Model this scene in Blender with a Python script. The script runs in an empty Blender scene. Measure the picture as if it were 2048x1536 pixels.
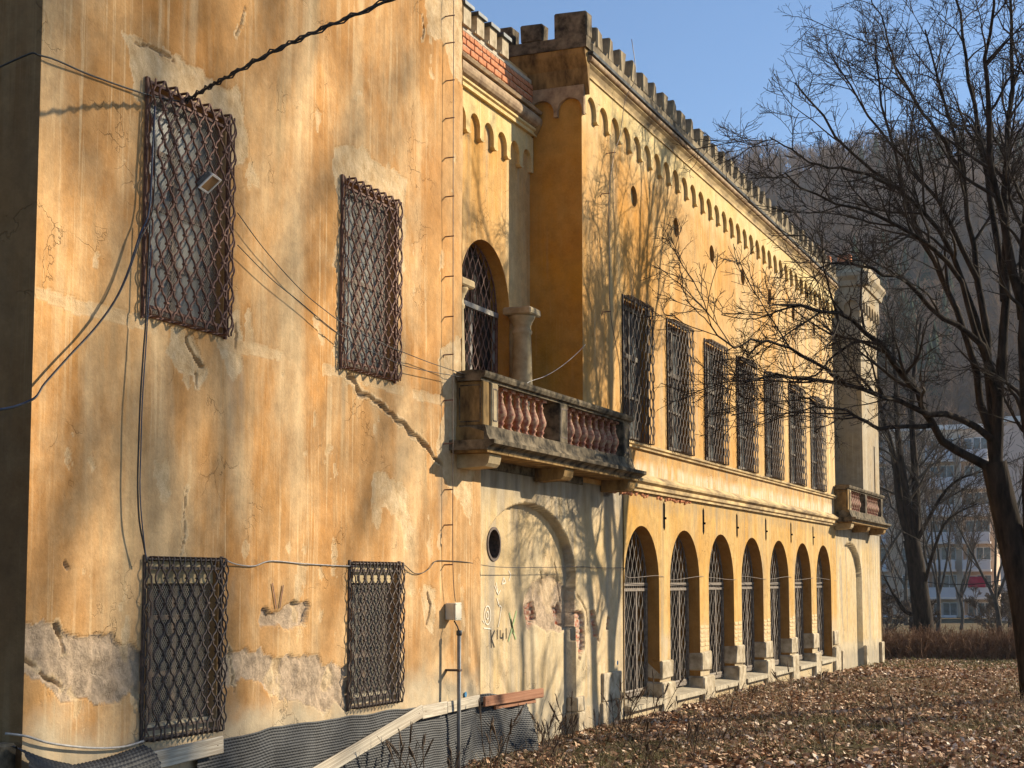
import bpy, math, random
import numpy as np
from mathutils import Vector
from mathutils.geometry import tessellate_polygon
R = math.radians
PI = math.pi
scene = bpy.context.scene
COL = scene.collection
random.seed(7)
RNG = np.random.default_rng(11)

# ------------------------------------------------------------------ camera, sky, sun, exposure
cd = bpy.data.cameras.new('camera')
cam = bpy.data.objects.new('camera', cd); COL.objects.link(cam)
cam.location = (7.7866, 0.0, 2.2)
cam.rotation_euler = (R(90 + 5.0916), 0, R(22.56))
cd.sensor_width = 36.0; cd.lens = 3080.05 / 2048 * 36.0
cd.shift_y = (887.55 - 768) / 2048
cd.clip_start = 0.1; cd.clip_end = 4000
scene.camera = cam

SUN = Vector((1.0, 0.98, 0.66)).normalized()          # towards the sun
ELEV = math.asin(SUN.z)
world = bpy.data.worlds.new('World'); scene.world = world; world.use_nodes = True
nt = world.node_tree; nt.nodes.clear()
wo = nt.nodes.new('ShaderNodeOutputWorld'); bg = nt.nodes.new('ShaderNodeBackground')
sky = nt.nodes.new('ShaderNodeTexSky'); sky.sky_type = 'NISHITA'; sky.sun_disc = False
sky.sun_elevation = ELEV
sky.sun_rotation = math.atan2(SUN.x, SUN.y)
sky.altitude = 300; sky.air_density = 1.0; sky.dust_density = 0.1; sky.ozone_density = 4.5
bg.inputs['Strength'].default_value = 0.090
nt.links.new(sky.outputs[0], bg.inputs[0]); nt.links.new(bg.outputs[0], wo.inputs[0])
sl = bpy.data.lights.new('sun', 'SUN'); sl.energy = 5.0; sl.angle = R(0.53); sl.color = (1.0, 0.87, 0.66)
so = bpy.data.objects.new('sun', sl); COL.objects.link(so)
so.rotation_euler = (-SUN).to_track_quat('-Z', 'Y').to_euler(); so.location = (30, 30, 40)
vs = scene.view_settings
vs.view_transform = 'Standard'; vs.look = 'None'; vs.gamma = 1.0; vs.use_curve_mapping = False
vs.exposure = 0.80

# ------------------------------------------------------------------ helpers
def link(o, parent=None, local=False):
    """all shapes are given in world coordinates; local=True keeps them relative to the parent"""
    COL.objects.link(o)
    if parent is not None:
        o.parent = parent
        if not local: o.matrix_parent_inverse = parent.matrix_basis.inverted()
    return o
def tag(o, label=None, cat=None, group=None, kind=None):
    if label: o['label'] = label
    if cat: o['category'] = cat
    if group: o['group'] = group
    if kind: o['kind'] = kind
    return o
def empty(name, loc=(0, 0, 0)):
    o = bpy.data.objects.new(name, None); o.location = loc; o.empty_display_size = 0.2
    COL.objects.link(o); return o
def np_mesh(name, V, faces, mat=None, smooth=False, attrs=None):
    """V (N,3); faces: list of int arrays (k,3) or (k,4)"""
    V = np.asarray(V, np.float32).reshape(-1, 3)
    faces = [np.asarray(f, np.int32) for f in faces if len(f)]
    me = bpy.data.meshes.new(name)
    me.vertices.add(len(V)); me.vertices.foreach_set('co', V.ravel())
    loops = np.concatenate([f.ravel() for f in faces])
    cnt = np.concatenate([np.full(len(f), f.shape[1], np.int32) for f in faces])
    st = np.concatenate([[0], np.cumsum(cnt)[:-1]]).astype(np.int32)
    me.loops.add(len(loops)); me.loops.foreach_set('vertex_index', loops)
    me.polygons.add(len(cnt)); me.polygons.foreach_set('loop_start', st)
    try: me.polygons.foreach_set('loop_total', cnt)
    except Exception: pass
    if smooth: me.polygons.foreach_set('use_smooth', np.ones(len(cnt), bool))
    if attrs:
        for k, a in attrs.items():
            at = me.attributes.new(k, 'FLOAT', 'POINT'); at.data.foreach_set('value', np.asarray(a, np.float32).ravel())
    if mat: me.materials.append(mat)
    me.update(calc_edges=True); me.validate()
    return me
class MB:
    def __init__(s): s.v = []; s.f = []
    def add(s, V, F):
        b = len(s.v); s.v += [tuple(map(float, p)) for p in V]; s.f += [tuple(i + b for i in f) for f in F]; return s
    def box(s, x0, x1, y0, y1, z0, z1):
        return s.add([(x0,y0,z0),(x1,y0,z0),(x1,y1,z0),(x0,y1,z0),(x0,y0,z1),(x1,y0,z1),(x1,y1,z1),(x0,y1,z1)],
                     [(0,3,2,1),(4,5,6,7),(0,1,5,4),(1,2,6,5),(2,3,7,6),(3,0,4,7)])
    def rough_box(s, x0, x1, y0, y1, z0, z1, j=0.01, c=0.012):
        """box with chamfered, slightly jittered corners"""
        xs=(x0,x1); ys=(y0,y1); zs=(z0,z1); V=[]; idx={}
        for i in (0,1):
            for k in (0,1):
                for l in (0,1):
                    jj=[random.uniform(-j,j) for _ in range(3)]
                    p=[xs[i]+jj[0],ys[k]+jj[1],zs[l]+jj[2]]
                    sg=(1-2*i,1-2*k,1-2*l)
                    for a in range(3):
                        q=list(p)
                        for b in range(3):
                            if b!=a: q[b]+=sg[b]*c
                        idx[(i,k,l,a)]=len(V); V.append(q)
        F=[]
        for a in range(3):
            b,c2=(a+1)%3,(a+2)%3
            for sd in (0,1):
                cor=[]
                for (u,w) in ((0,0),(1,0),(1,1),(0,1)):
                    t=[0,0,0]; t[a]=sd; t[b]=u; t[c2]=w; cor.append(idx[(*t,a)])
                F.append(tuple(cor if sd else cor[::-1]))
        for a in range(3):            # edges along axis a
            b,c2=(a+1)%3,(a+2)%3
            for u in (0,1):
                for w in (0,1):
                    t0=[0,0,0]; t0[b]=u; t0[c2]=w; t1=list(t0); t1[a]=1
                    F.append((idx[(*t0,b)],idx[(*t0,c2)],idx[(*t1,c2)],idx[(*t1,b)]))
        for i in (0,1):
            for k in (0,1):
                for l in (0,1): F.append((idx[(i,k,l,0)],idx[(i,k,l,1)],idx[(i,k,l,2)]))
        return s.add(V,F)
    def prism(s, poly, a0, a1, axis='y'):
        """poly of 2D points extruded along an axis. axis y: (x,z); axis x: (y,z); axis z: (x,y)"""
        n=len(poly)
        def m(p,a): return (p[0],a,p[1]) if axis=='y' else ((a,p[0],p[1]) if axis=='x' else (p[0],p[1],a))
        V=[m(p,a0) for p in poly]+[m(p,a1) for p in poly]
        F=[(i,(i+1)%n,n+(i+1)%n,n+i) for i in range(n)]
        tri=tessellate_polygon([[Vector((p[0],p[1],0)) for p in poly]])
        F+=[tuple(t) for t in tri]+[tuple(n+i for i in t[::-1]) for t in tri]
        return s.add(V,F)
    def tube(s, pts, r, sides=6, cap=True):
        pts=[Vector(p) for p in pts]; n=len(pts)
        rr=r if isinstance(r,(list,tuple)) else [r]*n
        ref=Vector((0,0,1)); d0=(pts[-1]-pts[0])
        if abs(d0.normalized().z)>0.8: ref=Vector((1,0.2,0))
        V=[]
        for i,p in enumerate(pts):
            t=(pts[min(i+1,n-1)]-pts[max(i-1,0)]).normalized()
            a=t.cross(ref)
            a=a.normalized() if a.length>1e-5 else Vector((1,0,0)); b=t.cross(a)
            for k in range(sides):
                an=2*PI*k/sides; V.append(p+a*(math.cos(an)*rr[i])+b*(math.sin(an)*rr[i]))
        F=[(i*sides+k,i*sides+(k+1)%sides,(i+1)*sides+(k+1)%sides,(i+1)*sides+k) for i in range(n-1) for k in range(sides)]
        if cap: F+=[tuple(range(sides))[::-1],tuple((n-1)*sides+k for k in range(sides))]
        return s.add(V,F)
    def lathe(s, prof, c=(0,0,0), sides=14):
        """prof: (radius, z)"""
        V=[]; n=len(prof)
        for r,z in prof:
            for k in range(sides):
                a=2*PI*k/sides; V.append((c[0]+r*math.cos(a),c[1]+r*math.sin(a),c[2]+z))
        F=[(i*sides+k,i*sides+(k+1)%sides,(i+1)*sides+(k+1)%sides,(i+1)*sides+k) for i in range(n-1) for k in range(sides)]
        F+=[tuple(range(sides))[::-1],tuple((n-1)*sides+k for k in range(sides))]
        return s.add(V,F)
    def plate(s, outer, holes, x, depth=0.0, flip=False):
        """wall sheet in the (y,z) plane at X = x with openings and reveals running back by depth"""
        loops=[[Vector((p[0],p[1],0)) for p in outer]]+[[Vector((p[0],p[1],0)) for p in h] for h in holes]
        flat=[p for l in loops for p in l]
        tri=tessellate_polygon(loops)
        s.add([(x,p.x,p.y) for p in flat],[tuple(t) for t in tri])
        if depth:
            for h in holes:
                n=len(h)
                s.add([(x,p[0],p[1]) for p in h]+[(x-depth,p[0],p[1]) for p in h],[(i,(i+1)%n,n+(i+1)%n,n+i) for i in range(n)])
        return s
    def mesh(s, name, mat=None, smooth=False):
        me=bpy.data.meshes.new(name); me.from_pydata(s.v,[],s.f)
        if mat: me.materials.append(mat)
        if smooth: me.polygons.foreach_set('use_smooth',[True]*len(me.polygons))
        me.update(); return me
    def build(s, name, mat=None, parent=None, smooth=False):
        return link(bpy.data.objects.new(name, s.mesh(name,mat,smooth)), parent)
def inst(name, me, parent=None, loc=(0,0,0), rot=(0,0,0), sc=(1,1,1), local=False):
    o=bpy.data.objects.new(name,me); o.location=loc; o.rotation_euler=rot; o.scale=sc
    return link(o,parent,local)
def reveal(h,x0,x1):
    n=len(h); return MB().add([(x0,p[0],p[1]) for p in h]+[(x1,p[0],p[1]) for p in h],[(i,(i+1)%n,n+(i+1)%n,n+i) for i in range(n)])
def rect(y0,y1,z0,z1): return [(y0,z0),(y1,z0),(y1,z1),(y0,z1)]
def circ(y,z,r,n=24): return [(y+r*math.cos(2*PI*i/n),z+r*math.sin(2*PI*i/n)) for i in range(n)]
def archp(yc,hw,z0,zs,rise,n=20):
    return [(yc-hw,z0),(yc+hw,z0)]+[(yc+hw*math.cos(PI*i/n),zs+rise*math.sin(PI*i/n)) for i in range(n+1)]
def catmull(P, n=6):
    P=[Vector(p) for p in P]; out=[]
    for i in range(len(P)-1):
        p0=P[max(i-1,0)];p1=P[i];p2=P[i+1];p3=P[min(i+2,len(P)-1)]
        for k in range(n):
            t=k/n; out.append(0.5*((2*p1)+(p2-p0)*t+(2*p0-5*p1+4*p2-p3)*t*t+(-p0+3*p1-3*p2+p3)*t**3))
    out.append(P[-1]); return out
# value noise for wall relief
_T=RNG.random((256,256))
def vnoise(x,y):
    xi=np.floor(x).astype(int); yi=np.floor(y).astype(int); fx=x-xi; fy=y-yi
    fx=fx*fx*(3-2*fx); fy=fy*fy*(3-2*fy)
    a=_T[xi%256,yi%256]; b=_T[(xi+1)%256,yi%256]; c=_T[xi%256,(yi+1)%256]; d=_T[(xi+1)%256,(yi+1)%256]
    return (a*(1-fx)+b*fx)*(1-fy)+(c*(1-fx)+d*fx)*fy
def fbm(x,y,o=4):
    s=0; a=0.5; t=0
    for i in range(o):
        s=s+a*vnoise(x+17.3*i,y+9.1*i); t+=a; a*=0.5; x=x*2.03; y=y*2.03
    return s/t
def inpoly(x,y,poly):
    ins=np.zeros(x.shape,bool); n=len(poly)
    for i in range(n):
        x0,y0=poly[i]; x1,y1=poly[(i+1)%n]
        c=((y0>y)!=(y1>y)); 
        with np.errstate(divide='ignore',invalid='ignore'):
            xx=(x1-x0)*(y-y0)/(y1-y0+1e-12)+x0
        ins^=c&(x<xx)
    return ins
def dpoly(x,y,pl):
    d=np.full(x.shape,9.0)
    for (x0,y0),(x1,y1) in zip(pl[:-1],pl[1:]):
        dx,dy=x1-x0,y1-y0; t=np.clip(((x-x0)*dx+(y-y0)*dy)/(dx*dx+dy*dy),0,1)
        d=np.minimum(d,np.hypot(x-x0-t*dx,y-y0-t*dy))
    return d

# ------------------------------------------------------------------ materials
class NT:
    def __init__(s,name):
        s.m=bpy.data.materials.new(name); s.m.use_nodes=True; s.t=s.m.node_tree; s.t.nodes.clear()
        s.o=s.n('ShaderNodeOutputMaterial'); s.p=s.n('ShaderNodeBsdfPrincipled'); s.l(s.p.outputs[0],s.o.inputs[0])
    def n(s,t,**k):
        x=s.t.nodes.new(t)
        for a,b in k.items(): setattr(x,a,b)
        return x
    def l(s,a,b): s.t.links.new(a,b)
    def coord(s,scale=(1,1,1),out='Object',loc=(0,0,0)):
        c=s.n('ShaderNodeTexCoord'); m=s.n('ShaderNodeMapping'); m.inputs['Scale'].default_value=scale; m.inputs['Location'].default_value=loc
        s.l(c.outputs[out],m.inputs[0]); return m.outputs[0]
    def noise(s,vec,scale,detail=4,rough=0.55,dist=0.0):
        x=s.n('ShaderNodeTexNoise'); x.inputs['Scale'].default_value=scale; x.inputs['Detail'].default_value=detail
        x.inputs['Roughness'].default_value=rough; x.inputs['Distortion'].default_value=dist
        s.l(vec,x.inputs['Vector']); return x.outputs[0]
    def ramp(s,f,stops):
        r=s.n('ShaderNodeValToRGB'); e=r.color_ramp.elements
        while len(e)<len(stops): e.new(0.5)
        for el,(p,c) in zip(e,stops):
            el.position=p; el.color=(c,c,c,1) if isinstance(c,(int,float)) else (*c,1)
        s.l(f,r.inputs[0]); return r.outputs[0]
    def mix(s,f,a,b,mode='MIX'):
        x=s.n('ShaderNodeMix',data_type='RGBA',blend_type=mode); 
        for v,i in ((f,0),(a,6),(b,7)):
            if hasattr(v,'is_linked') or hasattr(v,'links'): s.l(v,x.inputs[i])
            elif isinstance(v,(int,float)): x.inputs[i].default_value=v if i==0 else (v,v,v,1)
            else: x.inputs[i].default_value=(*v,1)
        return x.outputs[2]
    def math(s,op,a,b=0.0,clamp=False):
        x=s.n('ShaderNodeMath',operation=op,use_clamp=clamp)
        for i,v in enumerate((a,b)):
            if hasattr(v,'links'): s.l(v,x.inputs[i])
            else: x.inputs[i].default_value=v
        return x.outputs[0]
    def attr(s,name):
        a=s.n('ShaderNodeAttribute'); a.attribute_name=name; return a.outputs['Fac']
    def bump(s,h,strength=0.4,dist=0.02,nrm=None):
        b=s.n('ShaderNodeBump'); b.inputs['Strength'].default_value=strength; b.inputs['Distance'].default_value=dist
        s.l(h,b.inputs['Height']); 
        if nrm is not None: s.l(nrm,b.inputs['Normal'])
        return b.outputs[0]
    def col(s,c):
        if hasattr(c,'links'): s.l(c,s.p.inputs['Base Color'])
        else: s.p.inputs['Base Color'].default_value=(*c,1)
    def fin(s,rough=0.9,spec=0.2,metal=0.0):
        s.p.inputs['Roughness'].default_value=rough; s.p.inputs['Specular IOR Level'].default_value=spec; s.p.inputs['Metallic'].default_value=metal
        return s.m

def plaster(name, orange, deep, pale, grey, pale_amt=0.5, grey_amt=0.25, base_z=None, loss_col=(0.62,0.46,0.31), streak=1.0, weather=None, bleach=0.4, bands=()):
    """old limewashed render: blotches, vertical washes and drips, grime, exposed render where attribute loss = 1"""
    k=NT(name)
    v1=k.coord((1,1,0.16)); v2=k.coord((1,1,0.045)); v3=k.coord((1,1,1)); v4=k.coord((1,1,0.09),loc=(3,7,1))
    blot=k.noise(v3,0.8,5,0.6)
    c=k.mix(k.ramp(blot,[(0.38,0),(0.62,1)]),orange,deep)
    wash=k.noise(v1,1.5,5,0.6,0.6)
    c=k.mix(k.math('MULTIPLY',k.ramp(wash,[(0.62-0.25*pale_amt,0),(0.85-0.25*pale_amt,1)]),0.85),c,pale)
    drip=k.noise(v2,7.0,4,0.65)
    dm=k.math('MULTIPLY',k.ramp(drip,[(0.55,0),(0.66,1)]),k.ramp(k.noise(v3,0.55,2,0.5),[(0.42,0),(0.6,1)]))
    c=k.mix(k.math('MULTIPLY',dm,0.6*streak),c,pale)
    v5=k.coord((1,1,0.018),loc=(11,5,2))
    thin=k.noise(v5,26.0,3,0.6); zone=k.ramp(k.noise(k.coord((1,1,0.35),loc=(2,9,4)),0.9,3,0.5),[(0.44,0),(0.60,1)])
    c=k.mix(k.math('MULTIPLY',k.math('MULTIPLY',k.ramp(thin,[(0.56,0),(0.64,1)]),zone),0.55*streak),c,tuple(min(1,x*1.08) for x in pale))
    c=k.mix(k.math('MULTIPLY',k.ramp(thin,[(0.34,1),(0.42,0)]),0.22*streak),c,deep)
    tan=k.ramp(k.noise(k.coord((1,1,0.55),loc=(21,3,8)),0.62,5,0.6),[(0.40,0),(0.64,1)])
    c=k.mix(k.math('MULTIPLY',tan,0.38),c,tuple(0.62*a+0.38*b for a,b in zip(grey,pale)))
    bl=k.ramp(k.noise(k.coord((1,1,0.7),loc=(5,14,9)),0.55,9,0.72),[(0.47,0),(0.60,1)])
    c=k.mix(k.math('MULTIPLY',bl,bleach),c,tuple(0.85*a+0.15*b for a,b in zip(pale,grey)))
    gr=k.math('MULTIPLY',k.ramp(k.noise(v4,2.6,5,0.6),[(0.66-0.3*grey_amt,0),(0.80-0.3*grey_amt,1)]),0.75)
    c=k.mix(gr,c,grey)
    fine=k.noise(v3,34,3,0.7)
    c=k.mix(0.35,c,k.ramp(fine,[(0.3,0.55),(0.7,1.0)]),'MULTIPLY')
    med=k.noise(v3,5.5,5,0.65)
    c=k.mix(0.6,c,k.ramp(med,[(0.28,0.58),(0.60,1.0)]),'MULTIPLY')
    if base_z is not None:
        sp=k.n('ShaderNodeSeparateXYZ'); k.l(v3,sp.inputs[0])
        zz=k.math('ADD',sp.outputs[2],k.math('MULTIPLY',k.math('SUBTRACT',k.noise(v3,1.1,5,0.6),0.5),1.4))
        low=k.ramp(k.math('DIVIDE',zz,base_z*2),[(0.40,1),(0.58,0)])
        c=k.mix(k.math('MULTIPLY',low,0.8),c,k.mix(k.ramp(k.noise(v3,3.0,5,0.6),[(0.4,0),(0.65,1)]),(0.52,0.43,0.29),(0.36,0.31,0.22)))
    if weather is not None:
        spw=k.n('ShaderNodeSeparateXYZ'); k.l(v3,spw.inputs[0]); y0,y1,amt=weather
        ww=k.math('DIVIDE',k.math('SUBTRACT',spw.outputs[1],y0),y1-y0,True)
        run=k.ramp(k.noise(k.coord((1,1,0.03),loc=(1,8,3)),3.4,6,0.7),[(0.44,0),(0.58,1)])
        c=k.mix(k.math('MULTIPLY',k.math('MULTIPLY',ww,run),amt),c,k.mix(k.ramp(k.noise(v1,4,4,0.6),[(0.4,0),(0.6,1)]),grey,tuple(min(1,x*1.02) for x in pale)))
    for (zc,hw_,colr,amt) in bands:      # lime and soot stains lying along a ledge
        spz=k.n('ShaderNodeSeparateXYZ'); k.l(v3,spz.inputs[0])
        off=k.math('MULTIPLY',k.math('SUBTRACT',k.noise(k.coord((1,1,0.4),loc=(zc,2,1)),1.6,6,0.7),0.5),hw_*2.6)
        dz=k.math('ABSOLUTE',k.math('ADD',k.math('SUBTRACT',spz.outputs[2],zc),off))
        f=k.math('MULTIPLY',k.ramp(k.math('DIVIDE',dz,hw_*2),[(0.25,1),(0.62,0)]),k.ramp(k.noise(v1,5,5,0.7),[(0.40,0.1),(0.60,1)]))
        c=k.mix(k.math('MULTIPLY',f,amt),c,colr)
    loss=k.attr('loss')
    lc=k.mix(k.ramp(k.noise(v3,8,8,0.75),[(0.36,0),(0.62,1)]),tuple(x*0.55 for x in loss_col),loss_col)
    c=k.mix(loss,c,lc)
    pl=k.attr('pale')
    c=k.mix(k.math('MULTIPLY',pl,0.8),c,k.mix(k.ramp(k.noise(v3,6,7,0.72),[(0.32,0),(0.66,1)]),(0.47,0.31,0.15),(0.74,0.57,0.35)))
    bk=k.attr('brick')
    c=k.mix(bk,c,k.mix(k.ramp(k.noise(v3,14,4,0.6),[(0.4,0),(0.6,1)]),(0.40,0.12,0.06),(0.55,0.42,0.32)))
    gy=k.attr('grime')
    c=k.mix(gy,c,k.mix(k.ramp(k.noise(v1,6,4,0.6),[(0.3,0),(0.7,1)]),(0.16,0.13,0.09),(0.40,0.36,0.29)))
    k.col(c)
    h=k.math('ADD',k.math('MULTIPLY',fine,0.35),k.math('MULTIPLY',med,0.8))
    vor=k.n('ShaderNodeTexVoronoi',feature='DISTANCE_TO_EDGE'); vor.inputs['Scale'].default_value=1.6
    dw=k.n('ShaderNodeVectorMath',operation='ADD'); nz=k.n('ShaderNodeTexNoise'); nz.inputs['Scale'].default_value=2.4; nz.inputs['Detail'].default_value=6
    k.l(v3,nz.inputs['Vector']); k.l(v3,dw.inputs[0]); k.l(nz.outputs[1],dw.inputs[1]); k.l(dw.outputs[0],vor.inputs['Vector'])
    crk=k.math('MULTIPLY',k.ramp(vor.outputs[0],[(0.0,1),(0.010,0)]),k.ramp(k.noise(v3,0.9,2,0.5),[(0.55,0),(0.62,1)]))
    h=k.math('SUBTRACT',h,k.math('MULTIPLY',crk,1.0))
    h=k.math('ADD',h,k.math('MULTIPLY',k.math('MAXIMUM',loss,k.math('MULTIPLY',pl,0.4)),k.math('MULTIPLY',k.noise(v3,22,7,0.8),2.4)))
    k.l(k.bump(h,0.8,0.014),k.p.inputs['Normal'])
    return k.fin(0.93,0.12)

M={}
M['plaster_block']=plaster('plaster_block',(0.61,0.31,0.102),(0.49,0.225,0.062),(0.80,0.58,0.325),(0.38,0.28,0.15),0.52,0.25,base_z=1.05)
M['plaster_end_shade']=plaster('plaster_end_shade',(0.25,0.13,0.05),(0.18,0.09,0.035),(0.34,0.22,0.11),(0.15,0.11,0.07),0.4,0.4)  # shade of the end face put into the colour, darker than the block plaster
M['plaster_wing']=plaster('plaster_wing',(0.65,0.35,0.10),(0.58,0.28,0.06),(0.79,0.58,0.29),(0.42,0.35,0.25),0.40,0.2,streak=1.0,weather=(28.0,40.0,0.8),bleach=0.22,bands=((4.02,0.16,(0.62,0.55,0.42),0.85),(4.30,0.10,(0.26,0.20,0.12),0.5),(9.3,0.25,(0.74,0.58,0.32),0.5)))
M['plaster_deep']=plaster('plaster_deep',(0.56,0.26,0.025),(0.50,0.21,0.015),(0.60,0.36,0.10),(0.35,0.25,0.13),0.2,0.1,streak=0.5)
M['plaster_reveal_shade']=plaster('plaster_reveal_shade',(0.42,0.205,0.045),(0.34,0.155,0.03),(0.50,0.30,0.10),(0.26,0.18,0.09),0.25,0.2,streak=0.5,bleach=0.15)  # ochre darkened to paint in the shade inside the openings
M['plaster_low']=plaster('plaster_low',(0.66,0.48,0.25),(0.60,0.40,0.16),(0.76,0.63,0.41),(0.37,0.32,0.25),0.46,0.45,base_z=0.5,bleach=0.3)
M['plaster_arcade']=plaster('plaster_arcade',(0.63,0.36,0.095),(0.56,0.29,0.06),(0.76,0.56,0.26),(0.36,0.29,0.19),0.36,0.36,base_z=0.8,weather=(20.0,42.0,0.45),bleach=0.2,bands=((3.55,0.16,(0.30,0.23,0.14),0.55),(1.05,0.30,(0.50,0.42,0.30),0.7),(0.55,0.2,(0.40,0.33,0.22),0.6)))
M['plaster_frieze']=plaster('plaster_frieze',(0.76,0.56,0.24),(0.72,0.50,0.20),(0.82,0.66,0.36),(0.50,0.42,0.28),0.4,0.1)
M['plaster_far']=plaster('plaster_far',(0.44,0.36,0.25),(0.40,0.28,0.14),(0.56,0.48,0.34),(0.32,0.28,0.23),0.5,0.45)

def simple(name,c1,c2,scale=6,rough=0.85,spec=0.2,bump=0.3,dist=0.01,stretch=(1,1,1),metal=0.0,detail=5,lo=0.35,hi=0.65,out='Object'):
    k=NT(name); v=k.coord(stretch,out); n=k.noise(v,scale,detail,0.62)
    k.col(k.mix(k.ramp(n,[(lo,0),(hi,1)]),c1,c2))
    if bump: k.l(k.bump(n,bump,dist),k.p.inputs['Normal'])
    return k.fin(rough,spec,metal)
M['stone_dark']=simple('stone_dark',(0.035,0.029,0.021),(0.235,0.185,0.12),6,0.92,0.1,0.6,0.02,lo=0.36,hi=0.68)
M['stone_merlon']=simple('stone_merlon',(0.10,0.08,0.058),(0.36,0.285,0.18),5,0.92,0.1,0.6,0.02,stretch=(1,1,0.5),lo=0.34,hi=0.66)
M['stone_pale']=simple('stone_pale',(0.27,0.21,0.13),(0.56,0.47,0.33),5,0.9,0.15,0.5,0.012)
M['stone_sill']=simple('stone_sill',(0.30,0.25,0.17),(0.50,0.43,0.31),5,0.88,0.2,0.4,0.01)
M['stone_column']=simple('stone_column',(0.32,0.235,0.125),(0.50,0.40,0.24),5,0.85,0.2,0.3,0.01)
M['balc_ochre']=simple('balc_ochre',(0.09,0.055,0.024),(0.36,0.225,0.085),6,0.9,0.15,0.4,0.01,stretch=(1,1,0.4))
M['baluster']=simple('baluster',(0.26,0.085,0.055),(0.48,0.33,0.20),16,0.75,0.25,0.25,0.006,lo=0.42,hi=0.66)
M['cornice']=simple('cornice',(0.22,0.155,0.09),(0.68,0.50,0.25),4.5,0.9,0.15,0.3,0.01,stretch=(1,0.35,1))
M['cornice_brown']=simple('cornice_brown',(0.24,0.16,0.10),(0.46,0.33,0.20),7,0.9,0.15,0.4,0.01)
M['brick']=simple('brick',(0.42,0.155,0.075),(0.60,0.27,0.14),11,0.92,0.1,0.5,0.008)
M['brick_pale']=simple('brick_pale',(0.50,0.36,0.19),(0.66,0.50,0.28),11,0.92,0.1,0.5,0.008)
M['mortar']=simple('mortar',(0.42,0.36,0.28),(0.60,0.53,0.42),14,0.95,0.05,0.6,0.01)
M['cap_metal']=simple('cap_metal',(0.035,0.04,0.045),(0.10,0.11,0.12),6,0.5,0.4,0.1,0.004,metal=0.4)
M['iron_rust']=simple('iron_rust',(0.10,0.048,0.034),(0.24,0.125,0.085),22,0.7,0.3,0.4,0.004)
M['iron_dark']=simple('iron_dark',(0.045,0.038,0.034),(0.15,0.10,0.075),20,0.65,0.35,0.3,0.004)
M['iron_grey']=simple('iron_grey',(0.11,0.085,0.065),(0.25,0.205,0.16),20,0.6,0.35,0.3,0.004)
M['iron_wing']=simple('iron_wing',(0.045,0.034,0.028),(0.13,0.088,0.062),20,0.65,0.35,0.3,0.004)
M['wood_frame']=simple('wood_frame',(0.10,0.062,0.042),(0.24,0.165,0.11),14,0.85,0.15,0.3,0.005,stretch=(1,1,0.2))
M['wood_grey']=simple('wood_grey',(0.26,0.235,0.20),(0.46,0.43,0.38),14,0.85,0.15,0.3,0.005,stretch=(1,1,0.2))
M['wood_dim']=simple('wood_dim',(0.10,0.085,0.07),(0.24,0.215,0.18),14,0.85,0.15,0.3,0.005,stretch=(1,1,0.2))
M['curtain']=simple('curtain',(0.20,0.225,0.22),(0.44,0.46,0.44),7,0.95,0.05,0.5,0.03,stretch=(1,1,0.25))
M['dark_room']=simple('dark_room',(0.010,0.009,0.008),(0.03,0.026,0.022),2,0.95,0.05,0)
M['cable_black']=simple('cable_black',(0.012,0.012,0.012),(0.035,0.032,0.03),20,0.5,0.4,0)
M['cable_blue']=simple('cable_blue',(0.018,0.028,0.06),(0.05,0.07,0.12),20,0.5,0.4,0)
M['cable_grey']=simple('cable_grey',(0.24,0.23,0.22),(0.42,0.40,0.37),20,0.55,0.4,0)
M['wire']=simple('wire',(0.12,0.085,0.06),(0.26,0.20,0.15),30,0.5,0.5,0)
M['box_plastic']=simple('box_plastic',(0.58,0.53,0.40),(0.70,0.65,0.52),8,0.6,0.3,0.05)
M['conduit']=simple('conduit',(0.15,0.145,0.135),(0.27,0.26,0.24),9,0.5,0.4,0.1)
M['plank_grey']=simple('plank_grey',(0.30,0.245,0.18),(0.62,0.55,0.43),5,0.88,0.15,0.5,0.004,stretch=(1,0.35,3.0),out='Generated')
M['plank_red']=simple('plank_red',(0.20,0.085,0.045),(0.38,0.19,0.11),5,0.85,0.2,0.5,0.004,stretch=(1,0.35,3.0),out='Generated')
M['bark']=simple('bark',(0.011,0.008,0.006),(0.050,0.036,0.026),9,0.95,0.1,0.9,0.04,stretch=(1,1,0.25))
M['twig']=simple('twig',(0.022,0.016,0.012),(0.060,0.044,0.032),4,0.9,0.15,0)
M['bark_far']=simple('bark_far',(0.045,0.037,0.030),(0.115,0.095,0.075),4,0.95,0.1,0)
M['twig_far']=simple('twig_far',(0.085,0.062,0.046),(0.17,0.13,0.10),1.2,0.95,0.1,0)
M['twig_hill']=simple('twig_hill',(0.13,0.082,0.055),(0.27,0.175,0.115),0.025,0.95,0.05,0)
M['evergreen']=simple('evergreen',(0.018,0.032,0.020),(0.045,0.065,0.035),0.4,0.95,0.05,0)
M['hill_soil']=simple('hill_soil',(0.095,0.062,0.042),(0.20,0.135,0.09),0.035,0.95,0.05,0)
M['hedge']=simple('hedge',(0.12,0.068,0.042),(0.30,0.185,0.115),2.5,0.95,0.1,0)
def random_mat(name,stops,rough=0.85,spec=0.2,trans=0.0):
    k=NT(name); g=k.n('ShaderNodeNewGeometry')
    r=k.n('ShaderNodeValToRGB'); e=r.color_ramp.elements
    while len(e)<len(stops): e.new(0.5)
    for el,(p,c) in zip(e,stops): el.position=p; el.color=(*c,1)
    k.l(g.outputs['Random Per Island'],r.inputs[0]); k.col(r.outputs[0])
    return k.fin(rough,spec)
M['leaf']=random_mat('leaf',[(0.0,(0.06,0.032,0.020)),(0.22,(0.23,0.115,0.058)),(0.55,(0.44,0.255,0.14)),(0.8,(0.64,0.43,0.27)),(1.0,(0.84,0.71,0.55))],0.8,0.25)
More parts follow.
